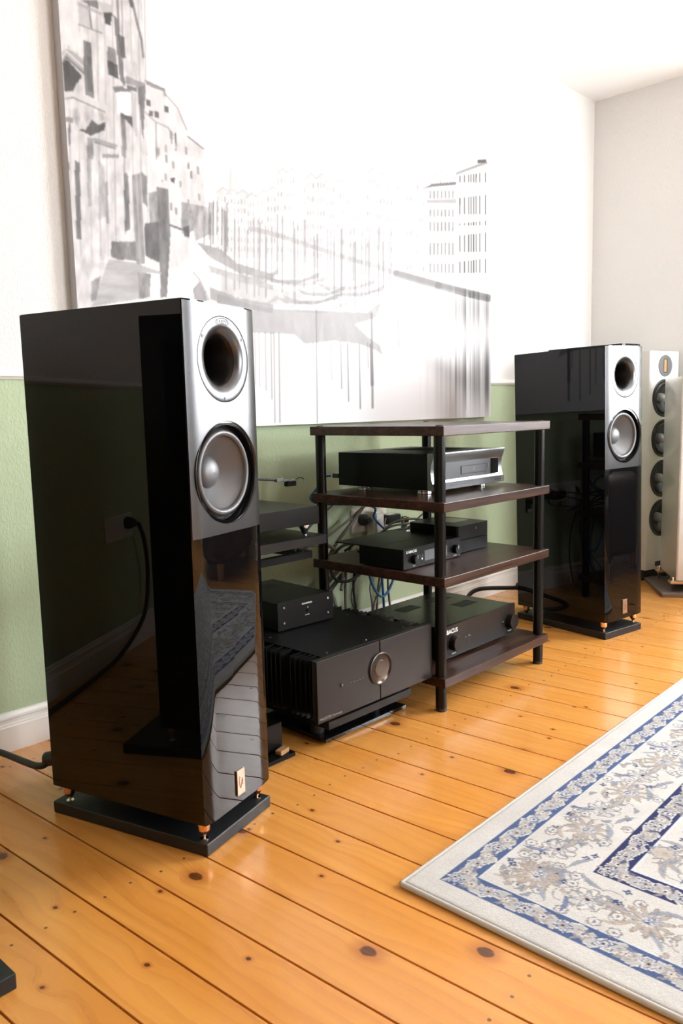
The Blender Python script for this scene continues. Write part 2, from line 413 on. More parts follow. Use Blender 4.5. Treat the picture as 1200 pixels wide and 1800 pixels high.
for ea, eb in zip(edges, edges[1:]):
    gap = .0021; wv = (eb-ea)*cb/2-gap
    cx = (ea+eb)/2                                       # the board's axis passes (cx, 1.0)
    # local frame: +y runs towards the picture wall, rotated by BANG
    loc2w = lambda p: (cx+p[0]*cb-p[1]*sb, 1.44+p[0]*sb+p[1]*cb)
    cx = cx-(1.44-1.0)*math.tan(BANG)
    poly = [loc2w(p) for p in ((-wv, -7.2), (wv, -7.2), (wv, 1.3), (-wv, 1.3))]
    for nx, ny, c in ((1, 0, XR), (-1, 0, -XL), (0, 1, W-.001), (0, -1, -YB)):
        if poly: poly = clip(poly, nx, ny, c)
    if len(poly) < 3: continue
    loc = [((p[0]-cx)*cb+(p[1]-1.44)*sb, -(p[0]-cx)*sb+(p[1]-1.44)*cb) for p in poly]
    bm = new(); prism(bm, loc, -0.02, 0.0)
    tops = [f for f in bm.faces if abs(f.calc_center_median().z) < 1e-6]
    es = [e for e in tops[0].edges]
    bmesh.ops.bevel(bm, geom=es, offset=.0006, segments=1, affect='EDGES')
    o = obj('plank', bm, M['board'], floor); o.location = (cx, 1.44, 0); o.rotation_euler = (0, 0, BANG)

# ------------------------------------------------------------------ the big canvas print
CX0, CX1, CZ0, CZ1 = 1.246, 3.508, 0.948, 2.54
CY = W-0.040
Hm = [0.001090361769766861, -0.00016923679583424832, 1.072089194331369, -0.000530195269278906, -0.0016117697120376384, 2.148270255526756, -0.0004941302554013388, -4.896000135020716e-05, 1.0]
Hinv = np.linalg.inv(np.array(Hm).reshape(3, 3))       # wall (x, z) -> drawing units, for laying the print out
def paint_canvas(nx, nz):
    xs = np.linspace(CX0, CX1, nx); zs = np.linspace(CZ0, CZ1, nz)
    X, Z = np.meshgrid(xs, zs)
    q = np.stack([X, Z, np.ones_like(X)], -1) @ Hinv.T
    U = q[..., 0]/q[..., 2]; V = q[..., 1]/q[..., 2]
    rs = np.random.RandomState(3)
    # smooth random field
    def fbm(sx, sy, seed, octs=4):
        out = np.zeros_like(U); amp = 1.0; tot = 0
        for o in range(octs):
            r2 = np.random.RandomState(seed+o); g = r2.rand(64, 64)
            a = (U/sx*2**o) % 63; b = (V/sy*2**o) % 63
            ai = np.floor(a).astype(int); bi = np.floor(b).astype(int); fa = a-ai; fb = b-bi
            fa = fa*fa*(3-2*fa); fb = fb*fb*(3-2*fb)
            v = g[bi, ai]*(1-fa)*(1-fb)+g[bi, (ai+1) % 64]*fa*(1-fb)+g[(bi+1) % 64, ai]*(1-fa)*fb+g[(bi+1) % 64, (ai+1) % 64]*fa*fb
            out += v*amp; tot += amp; amp *= .55
        return out/tot
    I = np.full(U.shape, 0.90)
    def poly(pts, val, a=1.0, tex=0.0, seed=0):
        P = np.array(pts, float)
        m = (U >= P[:, 0].min()) & (U <= P[:, 0].max()) & (V >= P[:, 1].min()) & (V <= P[:, 1].max())
        idx = np.nonzero(m)
        if len(idx[0]) == 0: return
        u = U[idx]; v = V[idx]; ins = np.zeros(len(u), bool)
        for k in range(len(P)):
            xa, ya = P[k]; xb, yb = P[(k+1) % len(P)]
            if ya == yb: continue
            c = ((ya > v) != (yb > v)) & (u < (xb-xa)*(v-ya)/(yb-ya)+xa); ins ^= c
        sel = (idx[0][ins], idx[1][ins]); t = val
        if tex: t = val+(TEX[sel]-.5)*tex
        I[sel] = I[sel]*(1-a)+t*a
    def line(pts, w, val, a=1.0):
        for (xa, ya), (xb, yb) in zip(pts, pts[1:]):
            dx, dy = xb-xa, yb-ya; L2 = dx*dx+dy*dy+1e-9
            m = (U > min(xa, xb)-w-1) & (U < max(xa, xb)+w+1) & (V > min(ya, yb)-w-1) & (V < max(ya, yb)+w+1)
            idx = np.nonzero(m)
            if len(idx[0]) == 0: continue
            u = U[idx]; v = V[idx]; tt = np.clip(((u-xa)*dx+(v-ya)*dy)/L2, 0, 1)
            d = np.hypot(u-xa-tt*dx, v-ya-tt*dy); k = np.clip((w/2+.6-d)/1.2, 0, 1)*a
            I[idx] = I[idx]*(1-k)+val*k
    TEX = fbm(9, 26, 11)
    TEX2 = fbm(30, 9, 21)
    Z1 = lambda L: [(80+x/4.2857, y/4.2857) for x, y in L]           # drawing sheets of the three areas
    Z2 = lambda L: [(100+x/3.158, 260+y/3.158) for x, y in L]
    Z3 = lambda L: [(440+x/2.727, 280+y/2.727) for x, y in L]
    # far houses along the canal
    I[:] = np.where((V > 330) & (V < 470), I, I)
    prev = 395
    for k in range(26):
        x0 = 380+k*17.5; w = 17+rs.rand()*9
        base = 452+max(0, x0-440)*0.165; top = 318-rs.rand()*22+max(0, x0-560)*0.02
        if x0 < 470: top = 328+rs.rand()*14
        tone = .80+rs.rand()*.07
        poly([(x0, top+6), (x0+w*.5, top-3), (x0+w, top+4), (x0+w, base+3), (x0, base)], tone, 1, .14)
        line([(x0, top+6), (x0+w*.5, top-3), (x0+w, top+4)], 2.0, .66, .8)
        for r_ in range(6):
            yy = top+14+r_*(base-top-16)/6
            for c_ in range(3):
                xx = x0+2.5+c_*(w-4)/3; poly([(xx, yy), (xx+1.9, yy), (xx+1.9, yy+9), (xx, yy+9)], .60+rs.rand()*.14, .8)
    # campanile
    poly([(401, 345), (402, 300), (404.5, 287), (407, 300), (408, 345)], .78, 1)
    # the two palaces at the right end
    poly(Z3([(835, 135), (870, 120), (985, 108), (985, 590), (835, 560)]), .82, 1, .06)
    poly(Z3([(830, 140), (870, 118), (985, 108), (985, 122), (870, 132)]), .45, .9)
    poly(Z3([(845, 195), (985, 190), (985, 212), (845, 210)]), .60, .7)
    for r_, (a, b) in enumerate(((150, 188), (240, 275), (300, 345), (400, 460), (500, 545))):
        for c_ in range(7):
            xx = 858+c_*18; poly(Z3([(xx, a), (xx+7, a), (xx+7, b), (xx, b)]), .52, .75)
    poly(Z3([(985, 60), (1135, 8), (1135, 640), (985, 600)]), .86, 1, .05)
    poly(Z3([(985, 62), (1085, 24), (1135, 10), (1135, 22), (985, 76)]), .55, .8)
    poly(Z3([(1086, 2), (1130, 0), (1130, 16), (1086, 20)]), .35, .9)
    for a, b in ((78, 112), (185, 265), (308, 318), (365, 445), (490, 545)):
        for xx in (1000, 1022, 1042, 1054, 1066, 1078, 1096, 1122):
            poly(Z3([(xx, a-(xx-1000)*.12), (xx+6, a-(xx-1000)*.12), (xx+6, b), (xx, b)]), .36, .85)
    # quay line along the far bank and its reflection
    line(Z3([(0, 330), (130, 365), (300, 420), (520, 490), (700, 545), (900, 600), (1060, 640), (1140, 660)]), 9, .62, .55)
    line(Z3([(700, 548), (900, 605), (1060, 648), (1140, 665)]), 13, .50, .6)
    d = V-(452+np.maximum(0, U-440)*.165)
    water = np.clip(d/10, 0, 1)*np.clip(1-d/60, 0, 1)*(U > 430)
    I = I-water*.07*(fbm(3, 40, 5)+.3)
    strk = fbm(2.6, 900, 41, 2)
    patch = np.exp(-(((U-862)/70)**2+((V-660)/62)**2))+.7*np.exp(-(((U-835)/45)**2+((V-545)/35)**2))
    I = I-np.clip(patch, 0, 1)*np.clip(strk*1.7-.35, 0, 1)*.62
    patch2 = np.exp(-(((U-770-(V-640)*1.3)/34)**2+((V-650)/40)**2)); I = I-patch2*.10
    # hazy gondola flotilla in the middle
    for k in range(11):
        xx = 400+rs.rand()*170; yy = 462+rs.rand()*70+(xx-400)*.10; L = 60+rs.rand()*60
        pts = [(xx, yy), (xx+L*.3, yy+9), (xx+L*.7, yy+9), (xx+L, yy-4), (xx+L*1.02, yy-12), (xx+L*.98, yy+6), (xx+L*.6, yy+17), (xx+L*.2, yy+15)]
        poly(pts, .55+rs.rand()*.12, .65, .2)
        line([(xx, yy), (xx+L*.3, yy+9), (xx+L*.7, yy+8), (xx+L, yy-4)], 1.6, .85, .6)
    poly(Z3([(-160, 640), (0, 690), (110, 715), (300, 722), (560, 735), (600, 700), (625, 690), (600, 760), (500, 790), (560, 850), (620, 890), (632, 940), (600, 915), (520, 885), (400, 870), (260, 885), (210, 840), (0, 830), (-160, 800)]), .62, .8, .10)
    line(Z3([(-160, 640), (0, 690), (110, 712), (300, 720), (560, 728)]), 3, .88, .8)
    poly(Z3([(-140, 560), (60, 610), (250, 640), (230, 690), (100, 700), (-140, 640)]), .66, .6, .15)
    # mooring poles
    for k in range(46):
        xx = 392+rs.rand()**1.3*300; y0 = 365+rs.rand()*45+(xx-392)*.12; y1 = y0+70+rs.rand()*70
        line([(xx, y0), (xx+rs.rand()*2-1, y1)], 1.5+rs.rand()*1.1, .48+rs.rand()*.16, .7)
    for k in range(16):
        xx = 318+rs.rand()*85; y0 = 345+rs.rand()*30; line([(xx, y0), (xx+rs.rand()*3-1.5, y0+50+rs.rand()*30)], 2.2, .40+rs.rand()*.15, .75)
    # drips running down from the boats
    for x, a, b, w in ((20, 830, 1080, 2), (40, 830, 1090, 2), (70, 830, 1110, 2.5), (98, 832, 1150, 3), (112, 832, 1262, 3), (136, 835, 1262, 3.5), (315, 720, 1262, 2.6), (385, 880, 1060, 1.6), (432, 878, 1100, 2.6), (465, 882, 1160, 3), (521, 888, 1195, 3), (580, 740, 1190, 5), (578, 890, 1080, 8), (560, 880, 1000, 2), (300, 880, 1000, 1.5), (705, 700, 900, 2)):
        line(Z3([(x, a), (x+5, b)]), w*.75, .50, .75)
    # ---- near palace on the left
    poly([(60, -420), (236, -420), (252, 90), (256, 150), (263, 300), (268, 420), (270, 445), (215, 455), (165, 540), (80, 560)], .80, 1, .30)
    poly([(60, -420), (105, -420), (135, 560), (80, 560)], .82, 1, .2)
    for k in range(9):                                                # upper storeys above: windows and cornices
        yy = -60-k*42; poly([(120, yy), (150, yy+6), (152, yy+30), (122, yy+26)], .35, .8, .2); line([(108, yy-6), (236, yy+22)], 3, .5, .6)
    for x, w, v in ((112, 5, .60), (128, 3, .55), (147, 3, .62), (163, 3, .5), (176, 3, .6), (190, 3, .5), (207, 4, .42), (222, 3, .55), (236, 3.5, .55), (247, 3, .48)):
        line([(x, -420), (x+14, 450)], w*.6, v, .6)
    # balconies, window voids, brackets
    poly(Z1([(105, -10), (235, -10), (245, 230), (285, 440), (190, 350), (130, 330)]), .86, .9, .12)
    poly(Z1([(120, 400), (155, 365), (200, 380), (330, 490), (318, 545), (285, 560), (155, 440), (125, 485)]), .62, 1, .1)
    line(Z1([(122, 440), (155, 385), (300, 520)]), 2, .9, .9); line(Z1([(125, 480), (158, 430), (290, 555)]), 2.4, .32, .9)
    poly(Z1([(130, 480), (160, 445), (275, 575), (225, 640), (205, 690), (138, 690)]), .24, .95, .15)
    poly(Z1([(280, 300), (345, 320), (370, 745), (300, 715)]), .40, .95, .3)
    poly(Z1([(310, 420), (340, 430), (355, 700), (318, 690)]), .30, .7, .2)
    poly(Z1([(250, 20), (330, 50), (335, 205), (250, 180)]), .70, .8, .2); line(Z1([(322, 0), (345, 210)]), 2, .25, .9)
    line(Z1([(250, 30), (420, 105)]), 5, .62, .9); line(Z1([(250, 185), (425, 250)]), 2.6, .45, .8)
    poly(Z1([(265, 0), (390, 0), (400, 70), (330, 40)]), .42, .9, .2)
    poly(Z1([(400, 10), (495, 40), (500, 110), (420, 85)]), .70, .9); poly(Z1([(435, 95), (500, 95), (490, 190), (450, 175)]), .24, .95)
    poly(Z1([(510, 110), (545, 150), (600, 660), (560, 600), (540, 400)]), .36, .9, .25)
    poly(Z1([(462, 350), (525, 370), (548, 590), (470, 560)]), .50, .9, .4); poly(Z1([(465, 450), (540, 490), (552, 595), (475, 565)]), .25, .9, .2)
    poly(Z1([(540, 250), (590, 280), (605, 440), (570, 430)]), .28, .9, .2)
    line(Z1([(650, 0), (690, 180), (722, 300), (735, 430)]), 4, .42, .9); line(Z1([(540, 0), (552, 240)]), 3.4, .38, .9); line(Z1([(638, 0), (650, 45)]), 6, .3, .9)
    poly(Z1([(590, 430), (690, 480), (690, 650), (610, 610)]), .74, .9, .3); poly(Z1([(600, 570), (750, 630), (750, 660), (690, 660), (600, 625)]), .52, .9, .2)
    poly(Z1([(690, 660), (755, 640), (745, 800), (735, 1080), (715, 900)]), .40, .9, .25); poly(Z1([(610, 640), (690, 660), (690, 690), (610, 680)]), .38, .9)
    poly(Z1([(530, 690), (640, 700), (640, 870), (540, 860)]), .95, .95); poly(Z1([(505, 655), (570, 650), (640, 690), (560, 690), (520, 700)]), .40, .9)
    poly(Z1([(560, 850), (655, 880), (655, 960), (600, 900), (570, 950)]), .30, .9, .3)
    poly(Z1([(565, 880), (600, 900), (610, 1190), (575, 1180)]), .45, .8, .3); poly(Z1([(640, 690), (680, 700), (690, 1060), (655, 960)]), .66, .8, .2)
    poly(Z1([(140, 690), (205, 685), (470, 800), (490, 880), (465, 890), (440, 840), (205, 735), (150, 740)]), .78, .95, .1)
    line(Z1([(145, 745), (205, 735), (445, 845)]), 2.4, .40, .8)
    poly(Z1([(150, 745), (210, 745), (440, 860), (445, 905), (330, 930), (290, 975), (235, 950), (190, 850)]), .70, .9, .55)
    poly(Z1([(245, 975), (300, 975), (350, 905), (400, 945), (450, 915), (445, 980), (340, 1022)]), .27, .95, .2)
    poly(Z1([(148, 880), (205, 885), (205, 930), (150, 920)]), .50, .9); poly(Z1([(170, 930), (190, 935), (185, 1100), (172, 1090)]), .34, .8)
    line(Z1([(370, 1050), (530, 1100)]), 5, .55, .9); line(Z1([(370, 1070), (525, 1120)]), 3, .35, .7)
    poly(Z1([(310, 1030), (360, 1045), (360, 1200), (315, 1200)]), .5, .8, .4); poly(Z1([(240, 1000), (300, 1010), (300, 1200), (250, 1200)]), .74, .8, .2)
    poly(Z1([(430, 1160), (550, 1165), (555, 1190), (430, 1190)]), .48, .8, .2)
    # houses stepping back behind it
    poly([(255, 140), (288, 155), (292, 168), (312, 188), (328, 228), (332, 260), (337, 470), (262, 470)], .83, 1, .16)
    line([(255, 142), (288, 157), (290, 168)], 3, .48, .9); line([(290, 165), (312, 190), (328, 228)], 1.8, .55, .9)
    poly(Z1([(760, 610), (895, 670), (892, 690), (760, 640)]), .5, .9)
    for a, b in ((758, 750), (895, 798), (778, 830), (820, 838)): poly(Z1([(a, b), (a+32, b+8), (a+32, b+52), (a, b+44)]), .36, .95)
    line(Z1([(830, 930), (835, 1200)]), 2, .5, .9); line(Z1([(745, 840), (830, 920), (920, 960), (960, 1020)]), 2, .52, .8)
    poly(Z1([(972, 1000), (985, 1000), (985, 1090), (975, 1090)]), .42, .9)
    poly([(330, 238), (348, 252), (358, 265), (360, 380), (335, 380)], .80, 1, .2); line([(330, 240), (358, 262)], 2.4, .5, .9)
    for k in range(22):
        xx = 266+rs.rand()*86; yy = 225+rs.rand()*140; poly([(xx, yy), (xx+4, yy+1), (xx+4, yy+14), (xx, yy+13)], .50+rs.rand()*.12, .8)
    # ground floor: doors, columns, gangway
    poly(Z2([(52, 70), (64, 80), (84, 510), (70, 508)]), .26, .95); poly(Z2([(98, 70), (126, 80), (135, 508), (108, 505)]), .36, .95, .25)
    poly(Z2([(165, 60), (190, 60), (195, 320), (172, 330)]), .62, .9, .4); poly(Z2([(230, 70), (262, 100), (275, 380), (232, 400)]), .66, .9, .35)
    poly(Z2([(370, 150), (385, 135), (398, 160), (404, 455), (378, 465)]), .36, .9, .35); poly(Z2([(268, 180), (280, 185), (288, 420), (274, 420)]), .5, .8)
    poly(Z2([(415, 150), (465, 140), (490, 640), (440, 650)]), .50, .92, .30); line(Z2([(440, 150), (462, 640)]), 2.4, .70, .7)
    poly(Z2([(465, 130), (500, 160), (500, 330), (475, 300)]), .40, .9, .3)
    poly(Z2([(505, 250), (552, 240), (560, 420), (515, 420)]), .50, .9, .4)
    poly(Z2([(485, 420), (570, 410), (575, 640), (490, 600)]), .30, .92, .25)
    poly(Z2([(552, 215), (618, 228), (628, 500), (610, 830), (575, 830), (565, 500)]), .42, .95, .3)
    poly(Z2([(550, 180), (625, 200), (622, 228), (552, 215)]), .82, .9); line(Z2([(630, 430), (740, 470)]), 3, .30, .9)
    poly(Z2([(630, 170), (655, 165), (650, 195), (632, 190)]), .3, .9)
    poly(Z2([(690, 300), (850, 330), (850, 480), (760, 520), (690, 470)]), .60, .7, .5)
    poly(Z2([(700, 440), (735, 430), (735, 500), (705, 490)]), .4, .8, .3)
    poly(Z2([(320, 490), (430, 470), (430, 520), (345, 525)]), .80, .9, .15); poly(Z2([(300, 520), (435, 520), (440, 625), (345, 620), (300, 605)]), .40, .9, .4)
    poly(Z2([(285, 620), (440, 640), (580, 690), (580, 700), (450, 690), (460, 840), (195, 880)]), .66, .95, .0)
    m = (U > 160) & (U < 250) & (V > 455) & (V < 545); I = np.where(m, I-(TEX2-.5)*.20, I)
    poly(Z2([(450, 690), (520, 700), (515, 830), (455, 840)]), .50, .9, .5); poly(Z2([(190, 740), (245, 710), (215, 850), (190, 850)]), .5, .8, .3)
    # figure on the landing and the prow next to it
    poly(Z2([(735, 470), (760, 460), (770, 540), (820, 590), (840, 660), (835, 760), (845, 845), (820, 800), (790, 700), (755, 680), (730, 560)]), .90, .95, .12)
    line(Z2([(755, 690), (790, 730), (825, 800), (845, 845)]), 2, .55, .8); poly(Z2([(700, 400), (725, 395), (730, 425), (705, 430)]), .55, .8)
    poly(Z2([(755, 780), (790, 740), (820, 800), (840, 850), (760, 845)]), .55, .8, .2)
    poly(Z2([(770, 520), (905, 560), (1000, 640), (1200, 700), (1200, 740), (1000, 690), (850, 610)]), .60, .8, .2)
    poly(Z2([(840, 650), (1000, 700), (1200, 760), (1200, 790), (1000, 740), (850, 690)]), .66, .8, .2)
    poly(Z2([(845, 770), (1000, 830), (1200, 870), (1200, 920), (900, 860), (850, 840)]), .60, .8, .15)
    near = np.clip((330-U)/60, 0, 1)
    I = I*(1-near)+near*(.90-(.90-I)*.80)
    for _ in range(1):
        J = np.pad(I, 1, mode='edge'); I = (J[1:-1, 1:-1]*2+J[:-2, 1:-1]+J[2:, 1:-1]+J[1:-1, :-2]+J[1:-1, 2:])/6
    return np.clip(I, .05, .93)
def grid_object(name, nx, ny, fn, cols, material, parent=None):
    """a sheet of nx*ny points; fn gives the (ny*nx, 3) positions, cols the (ny*nx, 3) print"""
    me = bpy.data.meshes.new(name)
    i = np.arange(nx*ny).reshape(ny, nx)
    f = np.stack([i[:-1, :-1], i[:-1, 1:], i[1:, 1:], i[1:, :-1]], -1).reshape(-1, 4)
    me.vertices.add(nx*ny); me.vertices.foreach_set('co', fn.astype(np.float32).ravel())
    me.loops.add(f.size); me.loops.foreach_set('vertex_index', f.astype(np.int32).ravel())
    me.polygons.add(len(f)); me.polygons.foreach_set('loop_start', np.arange(0, f.size, 4, dtype=np.int32))
    me.polygons.foreach_set('use_smooth', np.ones(len(f), bool))
    a = me.attributes.new('print', 'FLOAT_COLOR', 'POINT')
    c4 = np.ones((nx*ny, 4), np.float32); c4[:, :3] = cols; a.data.foreach_set('color', c4.ravel())
    me.update(calc_edges=True); me.validate()
    me.materials.append(material)
    return link(bpy.data.objects.new(name, me), parent)
NX, NZ = 700, 500
I = paint_canvas(NX, NZ)
I = np.clip(.90-(.90-I)*1.12, .03, .92)
lin = np.where(I <= .04045, I/12.92, ((I+.055)/1.055)**2.4)
lin = lin*.80
cols = np.stack([lin*1.0, lin*.985, lin*1.0], -1).reshape(-1, 3)
canvas = thing('canvas_picture', 'huge grey canvas print of a canal lined with old houses on the wall', 'picture', ((CX0+CX1)/2, CY, CZ0))
gx, gz = np.meshgrid(np.linspace(CX0, CX1, NX)-(CX0+CX1)/2, np.linspace(CZ0, CZ1, NZ)-CZ0)
grid_object('printed_face', NX, NZ, np.stack([gx, np.full_like(gx, -.0005), gz], -1).reshape(-1, 3), cols, M['canvas'], canvas)
hw = (CX1-CX0)/2
obj('stretcher', box(new(), -hw, hw, 0, .0395, 0, CZ1-CZ0), mat('canvas_wrap', (.42, .41, .42), .6), canvas)

# ------------------------------------------------------------------ the rug
UA = R(271.32); RO = Vector((1.2013, 1.0072, 0))
RS, RTT = 1.62, 2.36
def paint_rug(ns, nt):
    s = np.linspace(0, RS, ns); t = np.linspace(0, RTT, nt); S, Tt = np.meshgrid(s, t)       # rows: t
    cream = np.array((.62, .605, .575)); blue = np.array((.085, .125, .25)); navy = np.array((.035, .042, .12)); lb = np.array((.30, .34, .42))
    beige = np.array((.42, .36, .30)); grey = np.array((.30, .29, .29)); dark = np.array((.07, .06, .07)); pale = np.array((.66, .64, .60))
    C = np.broadcast_to(cream, S.shape+(3,)).copy()
    rs = np.random.RandomState(5)
    n = rs.rand(*S.shape)
    def nz(c, k):
        g = np.random.RandomState(c).rand(200, 200); a = (S*k) % 199; b = (Tt*k) % 199
        ai, bi = a.astype(int), b.astype(int); fa, fb = a-ai, b-bi
        return g[bi, ai]*(1-fa)*(1-fb)+g[bi, ai+1]*fa*(1-fb)+g[bi+1, ai]*(1-fa)*fb+g[bi+1, ai+1]*fa*fb
    wob = (nz(1, 90)-.5)*.006
    def put(mask, c, a=1.0):
        C[mask] = C[mask]*(1-a)+np.array(c)*a
    def win(cs, ct, r):
        i0, i1 = np.searchsorted(s, [cs-r, cs+r]); j0, j1 = np.searchsorted(t, [ct-r, ct+r]); return slice(j0, j1), slice(i0, i1)
    def flower(cs, ct, r, pet, cols, rot=0.0, core=dark, outline=None, sq=1.0):
        w = win(cs, ct, r*1.4); ds = S[w]-cs; dt = (Tt[w]-ct)
        ca, sa = math.cos(rot), math.sin(rot); a = ds*ca+dt*sa; b = (-ds*sa+dt*ca)*sq
        rr = np.hypot(a, b); th = np.arctan2(b, a); rim = r*(.74+.26*np.cos(pet*th)); q = rr/np.maximum(rim, 1e-6)+(n[w]-.5)*.12
        sub = C[w]
        if outline is not None: sub[(q < 1.18) & (q >= .98)] = outline
        k = len(cols)
        for i, c in enumerate(cols):
            m = (q < 1-i/(k+1.0)); sub[m] = sub[m]*.15+np.array(c)*.85
        m = rr < r*.17; sub[m] = core
    def leaf(cs, ct, L, wd, rot, c, out=None):
        w = win(cs, ct, L*1.1); ds = S[w]-cs; dt = Tt[w]-ct; ca, sa = math.cos(rot), math.sin(rot)
        a = (ds*ca+dt*sa)/L; b = (-ds*sa+dt*ca)/wd; sub = C[w]
        q = b-.55*a*a+.2; m = (np.abs(a) < 1) & (np.abs(q) < (1-a*a)*.5+(n[w]-.5)*.12); sub[m] = sub[m]*.2+np.array(c)*.8
        if out is not None:
            m2 = (np.abs(a) < 1) & (np.abs(np.abs(q)-(1-a*a)*.5) < .09); sub[m2] = out
    def ringline(cs, ct, r, wd, c, a0=0, a1=6.3):
        w = win(cs, ct, r*1.2); ds = S[w]-cs; dt = Tt[w]-ct; rr = np.hypot(ds, dt)+wob[w]; th = np.arctan2(dt, ds) % 6.2832
        m = (np.abs(rr-r) < wd) & (th > a0) & (th < a1); C[w][m] = c
    e = np.minimum(np.minimum(S, RS-S), np.minimum(Tt, RTT-Tt))
    side = np.argmin(np.stack([S, RS-S, Tt, RTT-Tt]), 0); along = np.where(side < 2, Tt, S)
    # guard bands
    for (a0, a1, cb, fillc) in ((.057, .114, blue, np.array((.42, .42, .42))), (.288, .347, navy, np.array((.36, .36, .38)))):
        m = (e > a0) & (e < a1); put(m, fillc, .75)
        wv = .0048*np.sin(along*2*np.pi/.082)+wob*2.0
        put(m & (e < a0+.0115+wv), cb); put(m & (e > a1-.0105+wv), cb)
        put((e > a1-.003) & (e < a1), cb*1.0); put((np.abs(e-a1-.002) < .002), (.62, .66, .70), .8)
        put(m & (np.abs(e-(a0+.0125+wv)) < .0015), pale); put(m & (np.abs(e-(a1-.0115+wv)) < .0015), pale)
        ce = (a0+a1)/2
        for sd in range(4):
            Ln = (RTT if sd < 2 else RS); k = 0; p = a0+.02
            while p < Ln-a0-.01:
                pos = {0: (ce, p), 1: (RS-ce, p), 2: (p, ce), 3: (p, RTT-ce)}[sd]
                if k % 2 == 0: flower(*pos, .0185, 6, [pale, lb, beige] if k % 4 else [pale, cb*1.3, pale], rs.rand()*3, dark, cb)
                else:
                    flower(*pos, .0155, 5, [beige, pale], rs.rand()*3, cb, grey)
                    leaf(pos[0]+.006, pos[1]+.018, .016, .010, rs.rand()*6, cb); leaf(pos[0]-.007, pos[1]-.017, .014, .008, rs.rand()*6, grey)
                p += .041; k += 1
    # main border: palmettes, rosettes, small blossoms and leaves on cream
    def outl(cs, ct, r, pet, c, rot=0.0, wd=.09, fill=None):
        w = win(cs, ct, r*1.4); a_ = S[w]-cs; b_ = Tt[w]-ct; rr = np.hypot(a_, b_); th = np.arctan2(b_, a_)-rot
        q = rr/(r*(.78+.22*np.abs(np.cos(pet*th/2))))+(n[w]-.5)*.08; sub = C[w]
        if fill is not None: m_ = q < 1; sub[m_] = sub[m_]*.3+np.array(fill)*.7
        sub[np.abs(q-1) < wd] = c
    ce = .20
    occupied = []
    for sd in range(4):
        Ln = (RTT if sd < 2 else RS); p = .205; k = 0
        br = {0: 0, 1: math.pi, 2: math.pi/2, 3: -math.pi/2}[sd]
        while p < Ln-.15:
            def P(off_e, off_a):
                ee = ce+off_e; aa = p+off_a
                return {0: (ee, aa), 1: (RS-ee, aa), 2: (aa, ee), 3: (aa, RTT-ee)}[sd]
            for q_ in range(16):                                   # scattered little blossoms
                oe = (rs.rand()-.5)*.150; oa = (rs.rand()-.5)*.135; pos = P(oe, oa)
                z_ = q_ % 4
                if z_ == 0: flower(*pos, .0105, 4, [blue*.9, navy], rs.rand()*2, pale)
                elif z_ == 1: outl(*pos, .0135, 6, grey*.9, rs.rand(), .14, pale); flower(*pos, .005, 4, [blue], 0, navy)
                elif z_ == 2: leaf(*pos, .014, .011, rs.rand()*6, lb*.7, grey)
                else: leaf(*pos, .012, .010, rs.rand()*6, beige, grey)
            if k % 2 == 0:
                flower(*P(0, 0), .046, 11, [beige, grey*1.35, beige*1.12, pale], br, blue, beige*.8)
                flower(*P(.010, .004), .020, 6, [lb, pale, blue*1.3], br+.4, pale)
                leaf(*P(.045, .022), .040, .016, br+2.0, lb*.8); leaf(*P(-.040, -.046), .034, .013, br-1.0, beige); leaf(*P(-.048, .036), .03, .011, br+.8, lb*.9)
            else:
                outl(*P(-.008, 0), .040, 8, grey*.9, br, .05, pale); flower(*P(-.008, 0), .029, 7, [lb*.95, pale, beige], br+.3, navy, grey)
                leaf(*P(.002, .050), .046, .015, br+1.5, beige, lb*.8); leaf(*P(.052, -.020), .036, .013, br-2.0, lb*.75); leaf(*P(-.05, -.03), .03, .012, br+.3, blue*1.2)
            for s_ in (-1, 1):
                w_c = P(.02*s_, .035*s_); ringline(w_c[0], w_c[1], .030, .0014, grey, .5, 4.5)
            p += .118; k += 1
    # inner field
    for k in range(1500):
        a = .372+rs.rand()*(RS-.744); b = .372+rs.rand()*(RTT-.744); q_ = k % 7
        if q_ == 0: flower(a, b, .034, 9, [beige, pale, lb, beige], rs.rand()*3, blue, grey)
        elif q_ == 1: ringline(a, b, .035+rs.rand()*.03, .0018, grey, rs.rand()*2, 4+rs.rand()*2)
        elif q_ == 2: flower(a, b, .011, 4, [navy, blue], rs.rand()*2, pale)
        elif q_ == 3: leaf(a, b, .034, .014, rs.rand()*6, lb*.8, beige)
        elif q_ == 4: outl(a, b, .016, 6, grey*.8, rs.rand(), .13, pale); flower(a, b, .006, 4, [navy], 0, navy)
        elif q_ == 5: leaf(a, b, .018, .010, rs.rand()*6, blue*.9)
        else: outl(a, b, .028, 7, lb*.8, rs.rand()*2, .07, beige*1.2)
    C *= (.93+.14*n)[..., None]
    C = C*(.94+.12*nz(9, 25))[..., None]
    return np.clip(C*.84, 0, .8), e, S, Tt
NS, NTT = 560, 815
C, e, S, Tt = paint_rug(NS, NTT)
hz = .013*np.clip(1-(1-np.minimum(e, .008)/.008)**2, 0, 1)**.5
hz = np.maximum(hz, .003)+.0006*np.random.RandomState(2).rand(*e.shape)*(e > .01)
rug = thing('patterned_rug', 'cream and blue floral rug with a plain pale border on the floor', 'rug', RO, UA)
# the frame of the rug: local +x runs away from the picture wall, local +y along it
pos = np.stack([S, Tt, hz], -1).reshape(-1, 3)
grid_object('pile', NS, NTT, pos, C.reshape(-1, 3), M['rug'], rug)
bm = new()
for a, b in (((0, 0), (RS, 0)), ((RS, 0), (RS, RTT)), ((RS, RTT), (0, RTT)), ((0, RTT), (0, 0))):
    tube(bm, [(a[0], a[1], .0065), (b[0], b[1], .0065)], .0062, 10)
obj('bound_edge', bm, mat('cream_binding', (.48, .46, .42), .85), rug, smooth=60)

